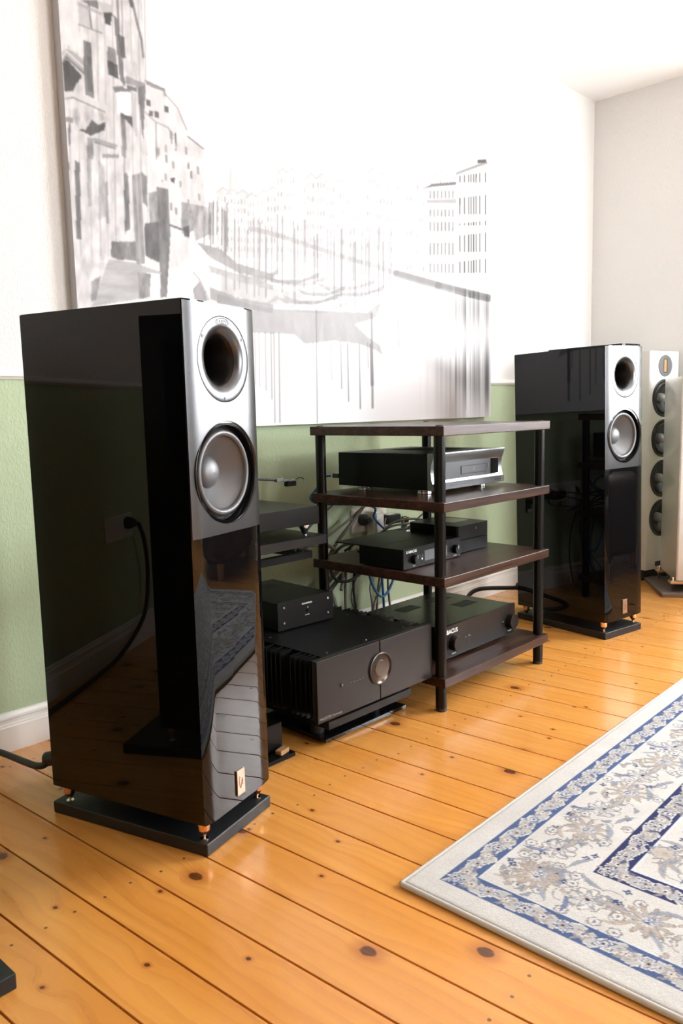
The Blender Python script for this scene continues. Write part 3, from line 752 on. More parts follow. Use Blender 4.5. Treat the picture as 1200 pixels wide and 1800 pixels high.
# ------------------------------------------------------------------ the black floor-standing speakers
SW, SD, SH, SZ = .2643, .4768, 1.1655, .0737
LWD, LDP, LZ = .262, .486, .0297
def front_profile(w, rad, bow, off=0.0, n=12):
    """left to right, curved in towards both sides; front is -y"""
    pts = []
    for k in range(n+1):
        u = k/n; pts.append((rad*u, -bow*(1-(1-u)**2)-off))
    for k in range(n+1):
        u = 1-k/n; pts.append((w-rad*u, -bow*(1-(1-u)**2)-off))
    return pts
M['surround'] = mat('grey_rubber_surround', (.10, .10, .102), .36, metal=.3)
M['throat'] = mat('dark_horn_throat', (.018, .016, .015), .30, metal=.6)  # near-black colour stands in for the shade inside the horn
def make_speaker():
    t = thing('floor_standing_speaker', 'x', 'speaker')
    z0, z1 = 0.044, 0.044+SH                        # above the slab it stands on
    hc = (SW/2, 1.118-LZ); wc = (SW/2, .865-LZ); zb = .729-LZ
    prof = front_profile(SW, .050, .0062)
    bm = prism(new(), prof+[(SW, SD), (0, SD)], z0, z1)
    es = [e for e in bm.edges if abs(e.verts[0].co.z-e.verts[1].co.z) < 1e-6]
    bmesh.ops.bevel(bm, geom=es, offset=.0018, segments=2, affect='EDGES')
    cab = obj('cabinet', bm, M['black_gloss'], t, smooth=25)
    pb = front_profile(SW-.004, .048, .0062, .0022)
    pb = [(x+.002, y) for x, y in pb]
    baf = obj('baffle', prism(new(), pb+[(SW-.002, .004), (.002, .004)], zb, z1-.0035), M['baffle'], t, smooth=25)
    def cyl(r, c, d, r2=None):
        b = new(); lathe(b, [(r, 0), (r2 or r, d)], 64, Matrix.Translation((c[0], -.03, c[1])) @ Matrix.Rotation(R(-90), 4, 'X'), True, True)
        return obj('cut', b, M['dark'])
    boolean_cut(cab, [cyl(.0950, hc, .19), cyl(.108, wc, .115)])
    boolean_cut(baf, [cyl(.0952, hc, .13), cyl(.1175, wc, .115)])
    for o in (cab, baf):
        for p in o.data.polygons: p.use_smooth = True
        try: o.data.set_sharp_from_angle(angle=R(25))
        except Exception: pass
    yf = -.0084                                      # face of the baffle
    # horn
    hp = [(.0940, -.012), (.0944, -.0015), (.0938, -.0004), (.0925, 0), (.083, 0)]
    for k in range(1, 13):
        a = k/12*R(50); hp.append((.083-.034*math.sin(a), -.034*(1-math.cos(a))))
    horn = obj('horn', lathe(new(), hp, 72, at_front(hc[0], yf, hc[1])), M['horn'], t, smooth=35)
    obj('throat', lathe(new(), [hp[-1], (.0535, -.0165), (.0510, -.0215), (.0475, -.031), (.043, -.046), (.038, -.066), (.033, -.090), (.029, -.112), (.026, -.130)], 72, at_front(hc[0], yf, hc[1])), M['throat'], horn, smooth=50)
    obj('compression_dome', lathe(new(), [(.0262, -.130), (.022, -.126), (.014, -.122), (.005, -.1205), (.0005, -.1204)], 32, at_front(hc[0], yf, hc[1])), M['orange_cone'], horn, smooth=60)
    for a in (147, 33, -90):
        sx_, sz_ = hc[0]+.0865*math.cos(R(a)), hc[1]+.0865*math.sin(R(a))
        s = obj('screw', lathe(new(), [(.0042, -.001), (.0042, .0006), (.0036, .0011), (.0017, .0011), (.0016, -.0002), (.0003, -.0002)], 20, at_front(sx_, yf, sz_)), M['silver_dark'], horn, smooth=30)
    # raised emblem over the horn: outline and letters
    bm = new(); L = []
    for k in range(41):
        a = k/40*2*math.pi; x = .0225*math.copysign(abs(math.cos(a))**.55, math.cos(a)); z = .0062*math.copysign(abs(math.sin(a))**.7, math.sin(a))+.0035*(1-(x/.0225)**2)
        L.append((hc[0]+x, yf-.0004, hc[1]+.0805+z))
    tube(bm, L, .00055, 6, 1)
    obj('emblem_outline', bm, M['silver_dark'], horn)
    text('emblem_lettering', 'COPPA', .0115, M['silver_dark'], horn, (hc[0], yf-.0004, hc[1]+.0805-.0018), align='CENTER')
    # woofer
    c = at_front(wc[0], yf, wc[1])
    wf = obj('woofer', lathe(new(), [(.1172, .0003), (.1165, .0005), (.1065, -.0245), (.1045, -.027), (.096, -.027)], 72, c), M['baffle'], t, smooth=35)
    obj('gasket', lathe(new(), [(.1055, -.0240), (.1005, -.0200), (.0985, -.0190), (.094, -.024), (.090, -.024)], 72, c), M['rubber'], wf, smooth=35)
    sr_ = [(.0985, -.0185)]
    for k in range(11):
        a = math.pi*k/10; sr_.append((.0905+.0070*math.cos(a), -.0150+.0070*math.sin(a)))
    sr_ += [(.0825, -.0175), (.0815, -.0185)]
    obj('surround', lathe(new(), sr_, 72, c), M['surround'], wf, smooth=50)
    obj('cone', lathe(new(), [(.0835, -.0170), (.0815, -.0195), (.072, -.0280), (.060, -.0385), (.048, -.0485), (.038, -.0565), (.032, -.061)], 72, c), M['cone'], wf, smooth=40)
    obj('dust_cap', lathe(new(), [(.0375, -.0580), (.037, -.0565), (.034, -.0515), (.029, -.0465), (.022, -.0425), (.012, -.0397), (.0004, -.0388)], 48, c), M['cone'], wf, smooth=60)
    # badge
    bx0, bz0 = .131, .126-LZ
    bd = obj('badge', box(new(), bx0-.0155, bx0+.0155, -.0108, -.0060, bz0-.031, bz0+.031, .0012, 2), M['plate'], t)
    bm = new()
    tube(bm, [(bx0-.006, -.0110, bz0+.016), (bx0-.008, -.0110, bz0+.004), (bx0-.004, -.0110, bz0-.014), (bx0+.001, -.0110, bz0-.004), (bx0+.003, -.0110, bz0+.010), (bx0+.006, -.0110, bz0-.008)], .0007, 6)
    tube(bm, [(bx0+.006, -.0110, bz0+.002), (bx0+.0075, -.0110, bz0+.001)], .001, 6, 1)
    obj('engraving', bm, M['engrave'], bd)
    # spikes
    for x in (.024, SW-.024):
        for y in (.022, SD-.03):
            M_ = Matrix.Translation((x, y, 0))
            s = obj('spike', lathe(new(), [(.0012, .0008), (.0025, .003), (.0140, .0215), (.0150, .0235), (.0150, z0)], 32, M_, True, True), M['copper'], t, smooth=40)
            obj('spike_disc', lathe(new(), [(.0095, 0), (.0095, .0012), (.003, .0018), (.0006, .001)], 24, M_, True, True), M['chrome'], s, smooth=30)
    # mains inlet at the back
    inl = obj('mains_inlet', box(new(), .10, .165, SD-.001, SD+.003, .115, .165, .002), M['dark'], t)
    return t
sp = make_speaker()
def slab(label, ox, oy, a, grp='slate slabs under the black speakers'):
    o = obj('speaker_slab', box(new(), SW/2-LWD/2, SW/2+LWD/2, -.003, LDP-.003, 0, LZ, .0018, 1), M['slate'], None, loc=(ox, oy, 0), rz=a)
    return tag(o, label, 'slab', grp)
def place(o, ox, oy, a, label):
    o.location = (ox, oy, LZ); o.rotation_euler = (0, 0, a); tag(o, label, 'speaker', 'black lacquered horn speakers')
AX, AY, AA = .9927, 1.4078, R(16.06)
BX, BY, BA = 3.1445, 1.4904, R(-9.63)
DX, DY, DA = .232, 1.313, R(1.0)
place(sp, AX, AY, AA, 'black gloss horn speaker nearest the camera, in front of the green wall')
sb_ = copy_tree(sp); place(sb_, BX, BY, BA, 'black gloss horn speaker right of the rack, beside the white speakers')
lean = Vector((-.0147, .0205, 0)); 
# its spikes let it lean back by a degree
sb_.rotation_euler = (-math.asin(.0205/SH)*.9, -math.asin(.0147/SH)*.9, BA)
sd_ = copy_tree(sp); place(sd_, .485-SW, 1.362, DA, 'black gloss horn speaker at the left edge, seen only mirrored in its neighbour')
sd_.scale = (1, .80, 1.028)
slab('dark slate slab under the nearest black speaker', AX, AY, AA)
slab('dark slate slab under the black speaker right of the rack', BX, BY, BA)
o = slab('dark slate slab cut off by the bottom left edge of the photo', .516-.30, 1.316, R(1.5))
o.data = o.data.copy(); o.data.transform(Matrix.Diagonal((.30/LWD, .54/LDP, 1, 1)))

# slim black speaker hiding behind the right one
t = thing('slim_black_speaker', 'slim black speaker showing only its top behind the right horn speaker', 'speaker', (3.73, 1.71, 0), R(-10))
pf = front_profile(.148, .02, .006)
obj('cabinet', prism(new(), pf+[(.148, .44), (0, .44)], .03, 1.286), M['black_gloss'], t, smooth=25)
obj('plinth', box(new(), -.01, .158, -.02, .46, 0, .03, .003), M['dark'], t)
for z in (1.15, .98, .80):
    w_ = obj('driver', lathe(new(), [(.062, -.001), (.062, .003), (.055, .004), (.052, .001)], 40, at_front(.074, -.006, z)), M['rubber'], t, smooth=35)
    obj('cone', lathe(new(), [(.0525, .001), (.03, .0004), (.022, .0004), (.016, .002), (.0005, .004)], 40, at_front(.074, -.0045, z)), M['black_cone'], w_, smooth=40)

# ------------------------------------------------------------------ white speakers at the right
def make_white():
    t = thing('white_tower_speaker', 'x', 'speaker')
    w, d, z0, z1 = .252, .17, .062, 1.282
    pf = front_profile(w, .012, .008, 0, 4)
    bm = prism(new(), pf+[(w, d), (0, d)], z0, z1)
    cab = obj('cabinet', bm, M['white_lacquer'], t)
    cuts = []
    for z in (1.026, .803, .577, .354):
        b_ = new(); lathe(b_, [(.092, 0), (.092, .08)], 48, Matrix.Translation((w/2, -.03, z)) @ Matrix.Rotation(R(-90), 4, 'X'), True, True); cuts.append(obj('cut', b_, M['dark']))
    boolean_cut(cab, cuts)
    obj('plinth', box(new(), .006, w-.006, .004, d-.004, .012, z0, .002), M['dark'], t)
    yf = -.0082; xc = w/2
    tw = obj('tweeter', lathe(new(), [(.059, -.004), (.059, .002), (.0575, .003), (.030, .003), (.0005, .003)], 48, at_front(xc, yf, 1.203)), mat('grey_tweeter_plate', (.10, .103, .103), .5), t, smooth=30)
    obj('ribbon_recess', box(new(), xc-.017, xc+.015, yf-.0042, yf-.0025, 1.203-.038, 1.203+.038, .0006), M['dark'], tw)
    obj('ribbon', box(new(), xc-.015, xc+.006, yf-.0052, yf-.0036, 1.203-.034, 1.203+.034, .0006), M['orange_cone'], tw)
    for i, z in enumerate((1.026, .803, .577, .354)):
        c = at_front(xc, yf, z)
        wf = obj('woofer', lathe(new(), [(.105, -.002), (.105, .003), (.1025, .0045), (.096, .0045), (.091, .0025), (.089, -.004)], 56, c), mat('black_basket', (.028, .029, .029), .42) if i == 0 else M['basket'], t, smooth=35)
        M['basket'] = wf.data.materials[0]
        s_ = [(.0895, -.003)]+[(.080+.0085*math.cos(math.pi*k/8), -.002+.0085*math.sin(math.pi*k/8)) for k in range(9)]+[(.071, -.004)]
        obj('surround', lathe(new(), s_, 56, c), M['rubber'], wf, smooth=50)
        obj('cone', lathe(new(), [(.0712, -.0035), (.060, -.011), (.046, -.020), (.034, -.028), (.026, -.033)], 56, c), M['black_cone'], wf, smooth=40)
        obj('phase_plug', lathe(new(), [(.027, -.034), (.0275, -.024), (.026, -.013), (.021, -.004), (.013, .001), (.0005, .003)], 40, c), M['grey_cap'], wf, smooth=60)
    nb = obj('name_plate', box(new(), xc-.042, xc+.042, yf-.0025, yf+.001, .078, .105, .001), M['screen'], t)
    for x in (.03, w-.03):
        for y in (.03, d-.03): obj('foot', lathe(new(), [(.016, 0), (.016, .012)], 20, Matrix.Translation((x, y, 0)), True, True), M['dark'], t, smooth=30)
    return t
wsp = make_white()
wsp.location = (4.36, 1.84, 0); wsp.rotation_euler = (0, 0, R(-14)); tag(wsp, 'white tower speaker with four black woofers in the corner', 'speaker', 'white tower speakers')
# second white speaker: its side towards us, standing on brass feet and a brown slab
a2 = math.atan2(.224, .321)                        # long edge of its slab
wa = a2-R(90)
t = thing('white_floor_speaker', 'plain white side of a speaker on brass feet at the right edge', 'speaker', (4.09, 1.575, .03), wa, 'white tower speakers')
# local: +y along the long edge (away from us), +x to the right; front is -y
w, d, zb, zt = .24, .34, .062, 1.108
obj('cabinet', prism(new(), front_profile(w, .012, .006, 0, 4)+[(w, d), (0, d)], zb, zt), M['white_lacquer'], t, smooth=25)
for z in (1.0, .84):
    wf = obj('woofer', lathe(new(), [(.085, -.001), (.085, .003), (.075, .004), (.06, .0025), (.03, .001), (.02, .003), (.0005, .006)], 48, at_front(w/2, -.0065, z)), M['basket'], t, smooth=35)
for x in (-.028, w-.06):
    for y in (-.02, d-.06):
        o_ = obj('outrigger', box(new(), x, x+.088, y+.012, y+.068, .044, .058, .003), M['tan_wood'], t)
        px_, py_ = (x+.018 if x < 0 else x+.07), y+.040
        Mx = Matrix.Translation((px_, py_, 0))
        obj('spike', lathe(new(), [(.0012, .001), (.0055, .012), (.0055, .044)], 20, Mx, True, True), M['silver_dark'], o_, smooth=30)
        obj('knurled_nut', lathe(new(), [(.019, .058), (.019, .062), (.012, .064), (.012, .074), (.010, .077)], 28, Mx, True, True), M['chrome'], o_, smooth=30)
obj('base_plate', box(new(), .01, w-.01, .01, d-.01, .045, zb, .002), M['dark'], t)
o = obj('speaker_slab', box(new(), 0, .36, 0, .45, 0, .02, .0015), M['brown_slab'], None, loc=(4.040, 1.609, 0), rz=wa)
tag(o, 'brown laminate slab under the white speaker at the right edge', 'slab')
t.location = (4.040+math.cos(wa)*.075-math.sin(wa)*.035, 1.609+math.sin(wa)*.075+math.cos(wa)*.035, .0205)

# ------------------------------------------------------------------ hifi rack
RX, RY, RA = 2.0318, 1.5068, R(.96)
RW, RD, TH = .6842, .595, .0316
T1, T2, T3, T4 = .9428, .6995, .4543, .1182
def rk(x, y, z): return (RX+x*math.cos(RA)-y*math.sin(RA), RY+x*math.sin(RA)+y*math.cos(RA), z)
rack = thing('hifi_rack', 'dark walnut four shelf rack on round black posts', 'rack', (RX, RY, 0), RA)
for z in (T1, T2, T3, T4):
    s = obj('shelf', box(new(), 0, RW, 0, RD, z-TH, z, .0022, 2), M['walnut'], rack)
ex, ey, pr = .022, .032, .0188
for x in (ex, RW-ex):
    for y in (ey, RD-ey):
        Mx = Matrix.Translation((x, y, 0))
        bm = new()
        for a, b in ((.012, T4-TH), (T4, T3-TH), (T3, T2-TH), (T2, T1-TH)): lathe(bm, [(pr, a), (pr, b)], 32, Mx, True, True)
        p = obj('post', bm, M['post'], rack, smooth=40)
        obj('foot', lathe(new(), [(pr*.97, 0), (pr*1.0, .002), (pr*1.0, .0105), (pr*.9, .012)], 32, Mx, True, True), M['rubber'], p, smooth=40)
        obj('cap', lathe(new(), [(.0125, T1), (.0125, T1+.002), (.010, T1+.003), (.004, T1+.003)], 24, Mx, True, True), M['dark'], p, smooth=40)

def in_rack(name, label, cat, x, y, z, rz=0.0): return thing(name, label, cat, rk(x, y, z), RA+rz)
# ---- disc player, second shelf
PW, PD, PH, PZ = .452, .44, .1295, .0165
t = in_rack('disc_player', 'silver fronted disc player on the second shelf of the rack', 'disc player', .141, .150, T2)
obj('case', box(new(), .003, PW-.003, .018, PD, PZ+.002, PZ+PH-.003, .0015), M['case'], t)
# concave silver fascia swept along its width
pr_ = [(.020, 0), (-.004, 0), (-.006, .004), (-.002, .024), (.0035, .040), (.0065, .0635), (.0035, .090), (-.002, .104), (-.009, .124), (-.008, .1295), (.020, .1295)]
bm = new()
A_ = [bm.verts.new((0, y_, PZ+z_)) for y_, z_ in pr_]; B_ = [bm.verts.new((PW, y_, PZ+z_)) for y_, z_ in pr_]
k = len(pr_)
for i in range(k): bm.faces.new((A_[i], A_[(i+1) % k], B_[(i+1) % k], B_[i]))
bm.faces.new(A_); bm.faces.new(B_)
fas = obj('fascia', bm, M['silver'], t, smooth=30)
obj('lower_strip', box(new(), .0015, PW-.0015, -.0075, .004, PZ+.001, PZ+.0245, .0008), M['silver_dark'], t)
fp = obj('centre_panel', box(new(), .06, PW-.055, .0005, .012, PZ+.034, PZ+.095, .001), M['silver_dark'], t)
dr = obj('disc_tray', box(new(), .175, .335, -.0012, .006, PZ+.048, PZ+.074, .0008), M['silver_dark'], t)
bm = new(); 
for a, b in (((.173, .046), (.337, .046)), ((.337, .046), (.337, .076)), ((.337, .076), (.173, .076)), ((.173, .076), (.173, .046))):
    tube(bm, [(a[0], .0004, PZ+a[1]), (b[0], .0004, PZ+b[1])], .0009, 6, 1)
obj('tray_gap', bm, M['dark'], dr)
text('disc_logo', 'BD', .012, M['ink_dim'], dr, (.255, -.0016, PZ+.057), align='CENTER')
obj('display', box(new(), .368, .420, -.0008, .004, PZ+.036, PZ+.093, .0006), M['screen'], t)
obj('eject_button', box(new(), .346, .353, -.0014, .004, PZ+.062, PZ+.077, .0006), M['silver'], t)
text('lower_lettering', 'HDMI  DVD  SACD  CD  DTS  DOLBY', .0075, M['ink_dim'], t, (.09, -.0078, PZ+.009))
for x in (.385, .403): obj('socket', box(new(), x, x+.011, -.0082, -.006, PZ+.010, PZ+.015, .0003), M['dark'], t)
obj('headphone_jack', lathe(new(), [(.0062, 0), (.0062, .002), (.0036, .0022), (.0034, -.002), (.0003, -.002)], 24, at_front(PW-.022, -.0068, PZ+.0125)), M['brass'], t, smooth=30)
for x in (.055, PW-.055):
    for y in (.075, PD-.085):
        obj('foot', lathe(new(), [(.027, 0), (.0285, .002), (.0285, .011), (.026, .0125), (.026, PZ+.003)], 32, Matrix.Translation((x, y, 0)), True, True), M['chrome'], t, smooth=35)
for y in (.085, .345):
    obj('side_screw', lathe(new(), [(.0095, -.001), (.0095, .0008), (.0075, .0012), (.0065, -.0006), (.0003, -.0006)], 24, Matrix.Translation((.003, y, PZ+.034)) @ Matrix.Rotation(R(-90), 4, 'Y')), M['case_matte'], t, smooth=30)
obj('top_vent', (lambda b: [box(b, .20+i*.016, .206+i*.016, .12, .36, PZ+PH-.0032, PZ+PH-.0024) for i in range(12)] and b)(new()), M['dark'], t)
obj('network_plug', box(new(), -.001, .0135, PD, PD+.03, PZ+.028, PZ+.045, .001), M['cable_black'], t)

# ---- preamplifier, third shelf
PX0, PY0, PW, PH = .016, .180, .338, .072
t = in_rack('preamplifier', 'small black preamplifier with grey display on the third shelf', 'preamplifier', PX0, PY0, T3)
obj('case', box(new(), .001, PW-.001, .006, .20, .005, PH, .0012), M['case_matte'], t)
obj('top_plate', box(new(), .0, PW, .12, .315, PH-.004, PH+.0005, .001), M['case_matte'], t)
fc = obj('fascia', box(new(), 0, PW, 0, .0065, .003, PH+.002, .001), M['face_black'], t)
text('lettering', 'ABACUS', .0125, M['ink'], fc, (.026, -.0004, .0575), bold=True)
obj('logo_mark', (lambda b: [box(b, .016+i*.004, .0185+i*.004, -.0005, .0005, .0572+j*.0048, .0606+j*.0048) for i in range(2) for j in range(2)] and b)(new()), M['ink'], fc)
for x in (.058, .300):
    kb = obj('knob', lathe(new(), [(.0165, 0), (.0165, .016), (.0155, .0172), (.0003, .0172)], 36, at_front(x, -.0005, .034)), M['face_black'], t, smooth=35)
    obj('pointer', box(new(), x-.0008, x+.0008, -.0182, -.0172, .037, .049), M['ink'], kb)
    text('caption', 'INPUT' if x < .1 else 'VOLUME', .0052, M['ink'], fc, (x, -.0004, .0085), align='CENTER')
obj('display', box(new(), .118, .252, -.0008, .002, .018, .055, .0006), M['lcd'], t)
for i in range(2):
    for j in range(2): obj('button', lathe(new(), [(.0036, 0), (.0036, .003), (.0003, .0033)], 16, at_front(.088+i*.013, 0, .029+j*.013)), M['silver_dark'] if j else M['ink'], t, smooth=30)
for x in (.05, .11, .17, .23, .29): obj('rear_connector', lathe(new(), [(.006, 0), (.006, .035), (.0045, .05)], 14, Matrix.Translation((x, .199, .035)) @ Matrix.Rotation(R(-90), 4, 'X'), True, True), M['cable_black'], t, smooth=40)
for x in (.03, PW-.03):
    for y in (.03, .17): obj('foot', lathe(new(), [(.010, 0), (.010, .0055)], 18, Matrix.Translation((x, y, 0)), True, True), M['rubber'], t, smooth=30)

# ---- two stacked little boxes beside it
def round_rect(x0, x1, y0, y1, r, n=5):
    pts = []
    for cx, cy, a0 in ((x1-r, y0+r, -90), (x1-r, y1-r, 0), (x0+r, y1-r, 90), (x0+r, y0+r, 180)):
        for k in range(n+1): a = R(a0+90*k/n); pts.append((cx+r*math.cos(a), cy+r*math.sin(a)))
    return pts
t = in_rack('power_supply_unit', 'lower plain black box of the two stacked on the third shelf', 'audio box', .386, .212, T3)
obj('case', prism(new(), round_rect(0, .208, 0, .235, .014), .003, .049), M['face_black'], t, smooth=35)
obj('indicator', lathe(new(), [(.0018, 0), (.0018, .0008), (.0003, .0008)], 12, at_front(.118, .0002, .020)), M['dark'], t)
obj('foot_pad', prism(new(), round_rect(.01, .198, .01, .225, .012), 0, .003), M['rubber'], t)
t = in_rack('streaming_box', 'upper black box with a glossy lid window stacked on the third shelf', 'audio box', .386, .212, T3+.0492)
obj('case', prism(new(), round_rect(0, .208, 0, .235, .014), .0025, .055), M['face_black'], t, smooth=35)
obj('foot_pad', prism(new(), round_rect(.012, .196, .012, .223, .012), 0, .0026), M['dark'], t)
obj('lid_window', box(new(), .075, .185, .075, .175, .0546, .0556, .0003), M['screen'], t)
text('lid_logo', 'A', .013, M['ink_dim'], t, (.118, -.0002, .0335), align='CENTER')

# ---- integrated amplifier, bottom shelf
AW, AD, AZ0, AZ1 = .478, .36, .011, .1265
t = in_rack('integrated_amplifier', 'black amplifier with two big knobs on the bottom shelf of the rack', 'amplifier', .126, .100, T4)
obj('case', box(new(), .004, AW-.016, .009, AD, AZ0+.004, AZ1-.002, .0012), mat('green_black_lid', (.004, .0045, .004), .24, spec=.4), t)
fc = obj('fascia', prism(new(), round_rect(0, AW, AZ0, AZ1, .007, 4), 0, .010, Matrix.Translation((0, .010, 0)) @ FRONT), M['face_alu'], t, smooth=35)
bm = new()
for i in range(26): box(bm, AW-.016, AW-.003, .02+i*.013, .0265+i*.013, AZ0+.008, AZ1-.004)
obj('heatsink', bm, M['case'], t)
text('lettering', 'ABACUS', .0215, M['ink'], fc, (.010, -.0004, .0985), bold=True)
for x in (.066, .438):
    kb = obj('knob', lathe(new(), [(.0285, 0), (.0285, .022), (.0272, .0236), (.0003, .0236)], 40, at_front(x, -.0002, .062)), M['face_alu'], t, smooth=35)
    text('caption', 'VOLUME' if x > .2 else 'SOURCE', .0066, M['ink'], fc, (x, -.0004, .0215), align='CENTER')
for i, x in enumerate((.112, .126, .141, .152, .168)):
    if i == 3: obj('usb_socket', box(new(), .152, .165, -.001, .001, .0645, .0695), M['silver_dark'], t)
    else: obj('indicator', lathe(new(), [(.0022, 0), (.0022, .0008), (.0003, .0008)], 12, at_front(x, 0, .0655)), M['dark'] if i % 2 else M['ink_dim'], t)
obj('indicator', lathe(new(), [(.0022, 0), (.0022, .0008), (.0003, .0008)], 12, at_front(.392, 0, .0665)), M['ink_dim'], t)
for vx, vy in ((.10, .24), (.30, .24), (.30, .12)):
    bm = new()
    for i in range(9): box(bm, vx+i*.012, vx+.006+i*.012, vy, vy+.06, AZ1-.0024, AZ1-.0015)
    tag(obj('lid_vent', bm, M['dark'], t), kind='stuff')
for x in (.05, AW-.06):
    for y in (.05, AD-.05): obj('foot', lathe(new(), [(.018, 0), (.018, AZ0+.005)], 20, Matrix.Translation((x, y, 0)), True, True), M['rubber'], t, smooth=30)

# ------------------------------------------------------------------ power amplifier on its platform, left of the rack
t = thing('power_amplifier', 'big black power amplifier with a round dial and side heatsinks', 'amplifier', (1.494, 1.551, .1005), 0)
AW, AD, AH, Z0 = .526, .55, .182, .0195
for a, b in ((0, .2665), (.2705, AW)):
    obj('fascia_panel', box(new(), a, b, 0, .014, Z0, Z0+AH, .0009), M['face_alu'], t)
obj('fascia_back', box(new(), .002, AW-.002, .009, .022, Z0+.001, Z0+AH-.001), M['dark'], t)
dc = (.2675, Z0+.098)
dl = obj('dial', lathe(new(), [(.0475, 0), (.0475, .0038), (.0462, .0044), (.0440, .0030), (.0405, .0012), (.026, .0022), (.0245, .0034), (.0003, .0034)], 56, at_front(*((dc[0], -.0005, dc[1])))), mat('bronze_dial', (.060, .046, .034), .22, metal=.9), t, smooth=25)
obj('dial_rim', lathe(new(), [(.0500, -.001), (.0500, .0046), (.0482, .0052), (.0474, .0030)], 56, at_front(dc[0], -.0005, dc[1])), M['silver_dark'], dl, smooth=30)
obj('chassis', box(new(), .052, AW-.052, .02, AD, Z0+.004, Z0+AH-.003, .001), mat('black_crackle_lid', (.004, .004, .0042), .36, spec=.2, bump=(500, .2, .0005)), t)
for x0_, x1_ in ((.003, .052), (AW-.052, AW-.003)):
    y_ = .030
    for g_ in range(4):
        for i in range(5):
            b = new(); xo = rng.uniform(-.004, .004); box(b, x0_+(max(xo, 0) if x0_ < .2 else 0), x1_-(max(xo, 0) if x0_ > .2 else 0), y_, y_+.0042, Z0+.004, Z0+AH-.002-rng.uniform(0, .004))
            obj('fin', b, M['case'], t); y_ += .0205
        y_ += .022
    b = new(); (box(b, .044, .053, .02, AD-.02, Z0+.004, Z0+AH-.012) if x0_ < .2 else box(b, AW-.053, AW-.044, .02, AD-.02, Z0+.004, Z0+AH-.012)); obj('fin_root', b, M['case'], t)
obj('standby_button', lathe(new(), [(.0052, 0), (.0050, .0035), (.003, .0045), (.0003, .0047)], 24, at_front(.098, -.0002, Z0+.0895)), M['silver_dark'], t, smooth=40)
for x in (.139, .152, .164, .177, .19): obj('indicator', lathe(new(), [(.0012, 0), (.0012, .0006), (.0002, .0006)], 10, at_front(x, -.0002, Z0+.087)), M['ink_dim'], t)
text('lettering', 'MAGISTER Harmony', .0105, M['ink_dim'], t, (.006, -.0004, Z0+.008))
for x, y in ((.09, .05), (.26, .05), (.44, .05), (.09, .3), (.44, .3), (.2, .42)): obj('lid_screw', lathe(new(), [(.0030, 0), (.0030, .0008), (.0003, .0010)], 12, Matrix.Translation((x, y, Z0+AH-.003))), M['chrome'], t)
for x in (.09, AW-.12):
    for y in (.06, AD-.08): obj('foot', lathe(new(), [(.024, 0), (.024, Z0+.006)], 24, Matrix.Translation((x, y, 0)), True, True), M['rubber'], t, smooth=30)
for x in (.12, .18, .24, .30, .36, .42): obj('speaker_terminal', lathe(new(), [(.009, 0), (.009, .03), (.006, .034)], 14, Matrix.Translation((x, AD, Z0+.12)) @ Matrix.Rotation(R(-90), 4, 'X'), True, True), M['brass'], t, smooth=30)
p = thing('amplifier_platform', 'two tier black platform under the power amplifier', 'platform', (1.494, 1.551, 0), 0)
obj('upper_board', box(new(), .066, .445, .024, .50, .0765, .1000, .0008), M['face_black'], p)
obj('lower_board', box(new(), .111, .490, .084, .56, .005, .0165, .0006), mat('gloss_black_board', (.006, .006, .0065), .08), p)
for x in (.14, .40):
    for y in (.15, .44): obj('spacer', lathe(new(), [(.022, .0165), (.022, .0765)], 24, Matrix.Translation((x, y, 0)), True, True), M['dark'], p, smooth=30)
for x in (.15, .45):
    for y in (.12, .50): obj('glide', lathe(new(), [(.014, 0), (.014, .005)], 18, Matrix.Translation((x, y, 0)), True, True), M['dark'], p, smooth=30)
# low dark base plate and the black supply box standing on it, left of the platform
o = obj('floor_plate', box(new(), 1.16, 1.494, 1.650, 2.02, 0, .012, .001), M['case'], None); tag(o, 'thin black base plate on the floor behind the nearest speaker', 'plate')
o = thing('supply_box', 'low black supply box on the thin base plate behind the nearest speaker', 'supply box', (1.18, 1.70, .0122))
obj('case', box(new(), 0, .304, 0, .28, .004, .082, .002), M['case'], o); obj('front_plate', box(new(), 0, .304, -.004, 0, .003, .083, .001), M['face_black'], o)
for x in (.03, .274): obj('foot', box(new(), x-.012, x+.012, .02, .26, 0, .0042), M['rubber'], o)
o = thing('small_wood_block', 'small light wooden block lying on the thin black base plate', 'wood block', (1.462, 1.672, .0122), R(12))
obj('block', box(new(), -.02, .02, -.012, .012, 0, .014, .002), M['tan_wood'], o)

# ---- phono stage on top of it
t = thing('phono_stage', 'small black box with corner screws on top of the power amplifier', 'phono stage', (1.632, 1.866, .2992), R(-2.6))
obj('case', box(new(), .002, .239, .006, .32, .005, .092, .001), M['case_matte'], t)
fc = obj('fascia', box(new(), 0, .241, 0, .0065, .003, .096, .0008), M['face_black'], t)
for x in (.026, .216):
    for z in (.026, .076): obj('corner_screw', lathe(new(), [(.0042, 0), (.0042, .0012), (.0034, .0018), (.0017, .0018), (.0016, .0004), (.0002, .0004)], 18, at_front(x, -.0002, z)), M['chrome'], t, smooth=30)
text('lettering', 'SOLARWIND', .0075, M['ink'], fc, (.124, -.0004, .0735), align='CENTER', bold=True)
tg = obj('toggle_switch', lathe(new(), [(.0062, 0), (.0062, .002), (.0035, .0024), (.0030, .006), (.0003, .0066)], 24, at_front(.124, -.0002, .052)), M['case'], t, smooth=35)
obj('toggle_light', lathe(new(), [(.0022, 0), (.0022, .001), (.0003, .0014)], 12, at_front(.127, -.0002, .0615)), M['chrome'], tg)
text('caption', 'POWER', .0052, M['ink'], fc, (.124, -.0004, .035), align='CENTER')
for x in (.03, .21):
    for y in (.03, .29): obj('foot', lathe(new(), [(.009, 0), (.009, .0055)], 16, Matrix.Translation((x, y, 0)), True, True), M['rubber'], t, smooth=30)
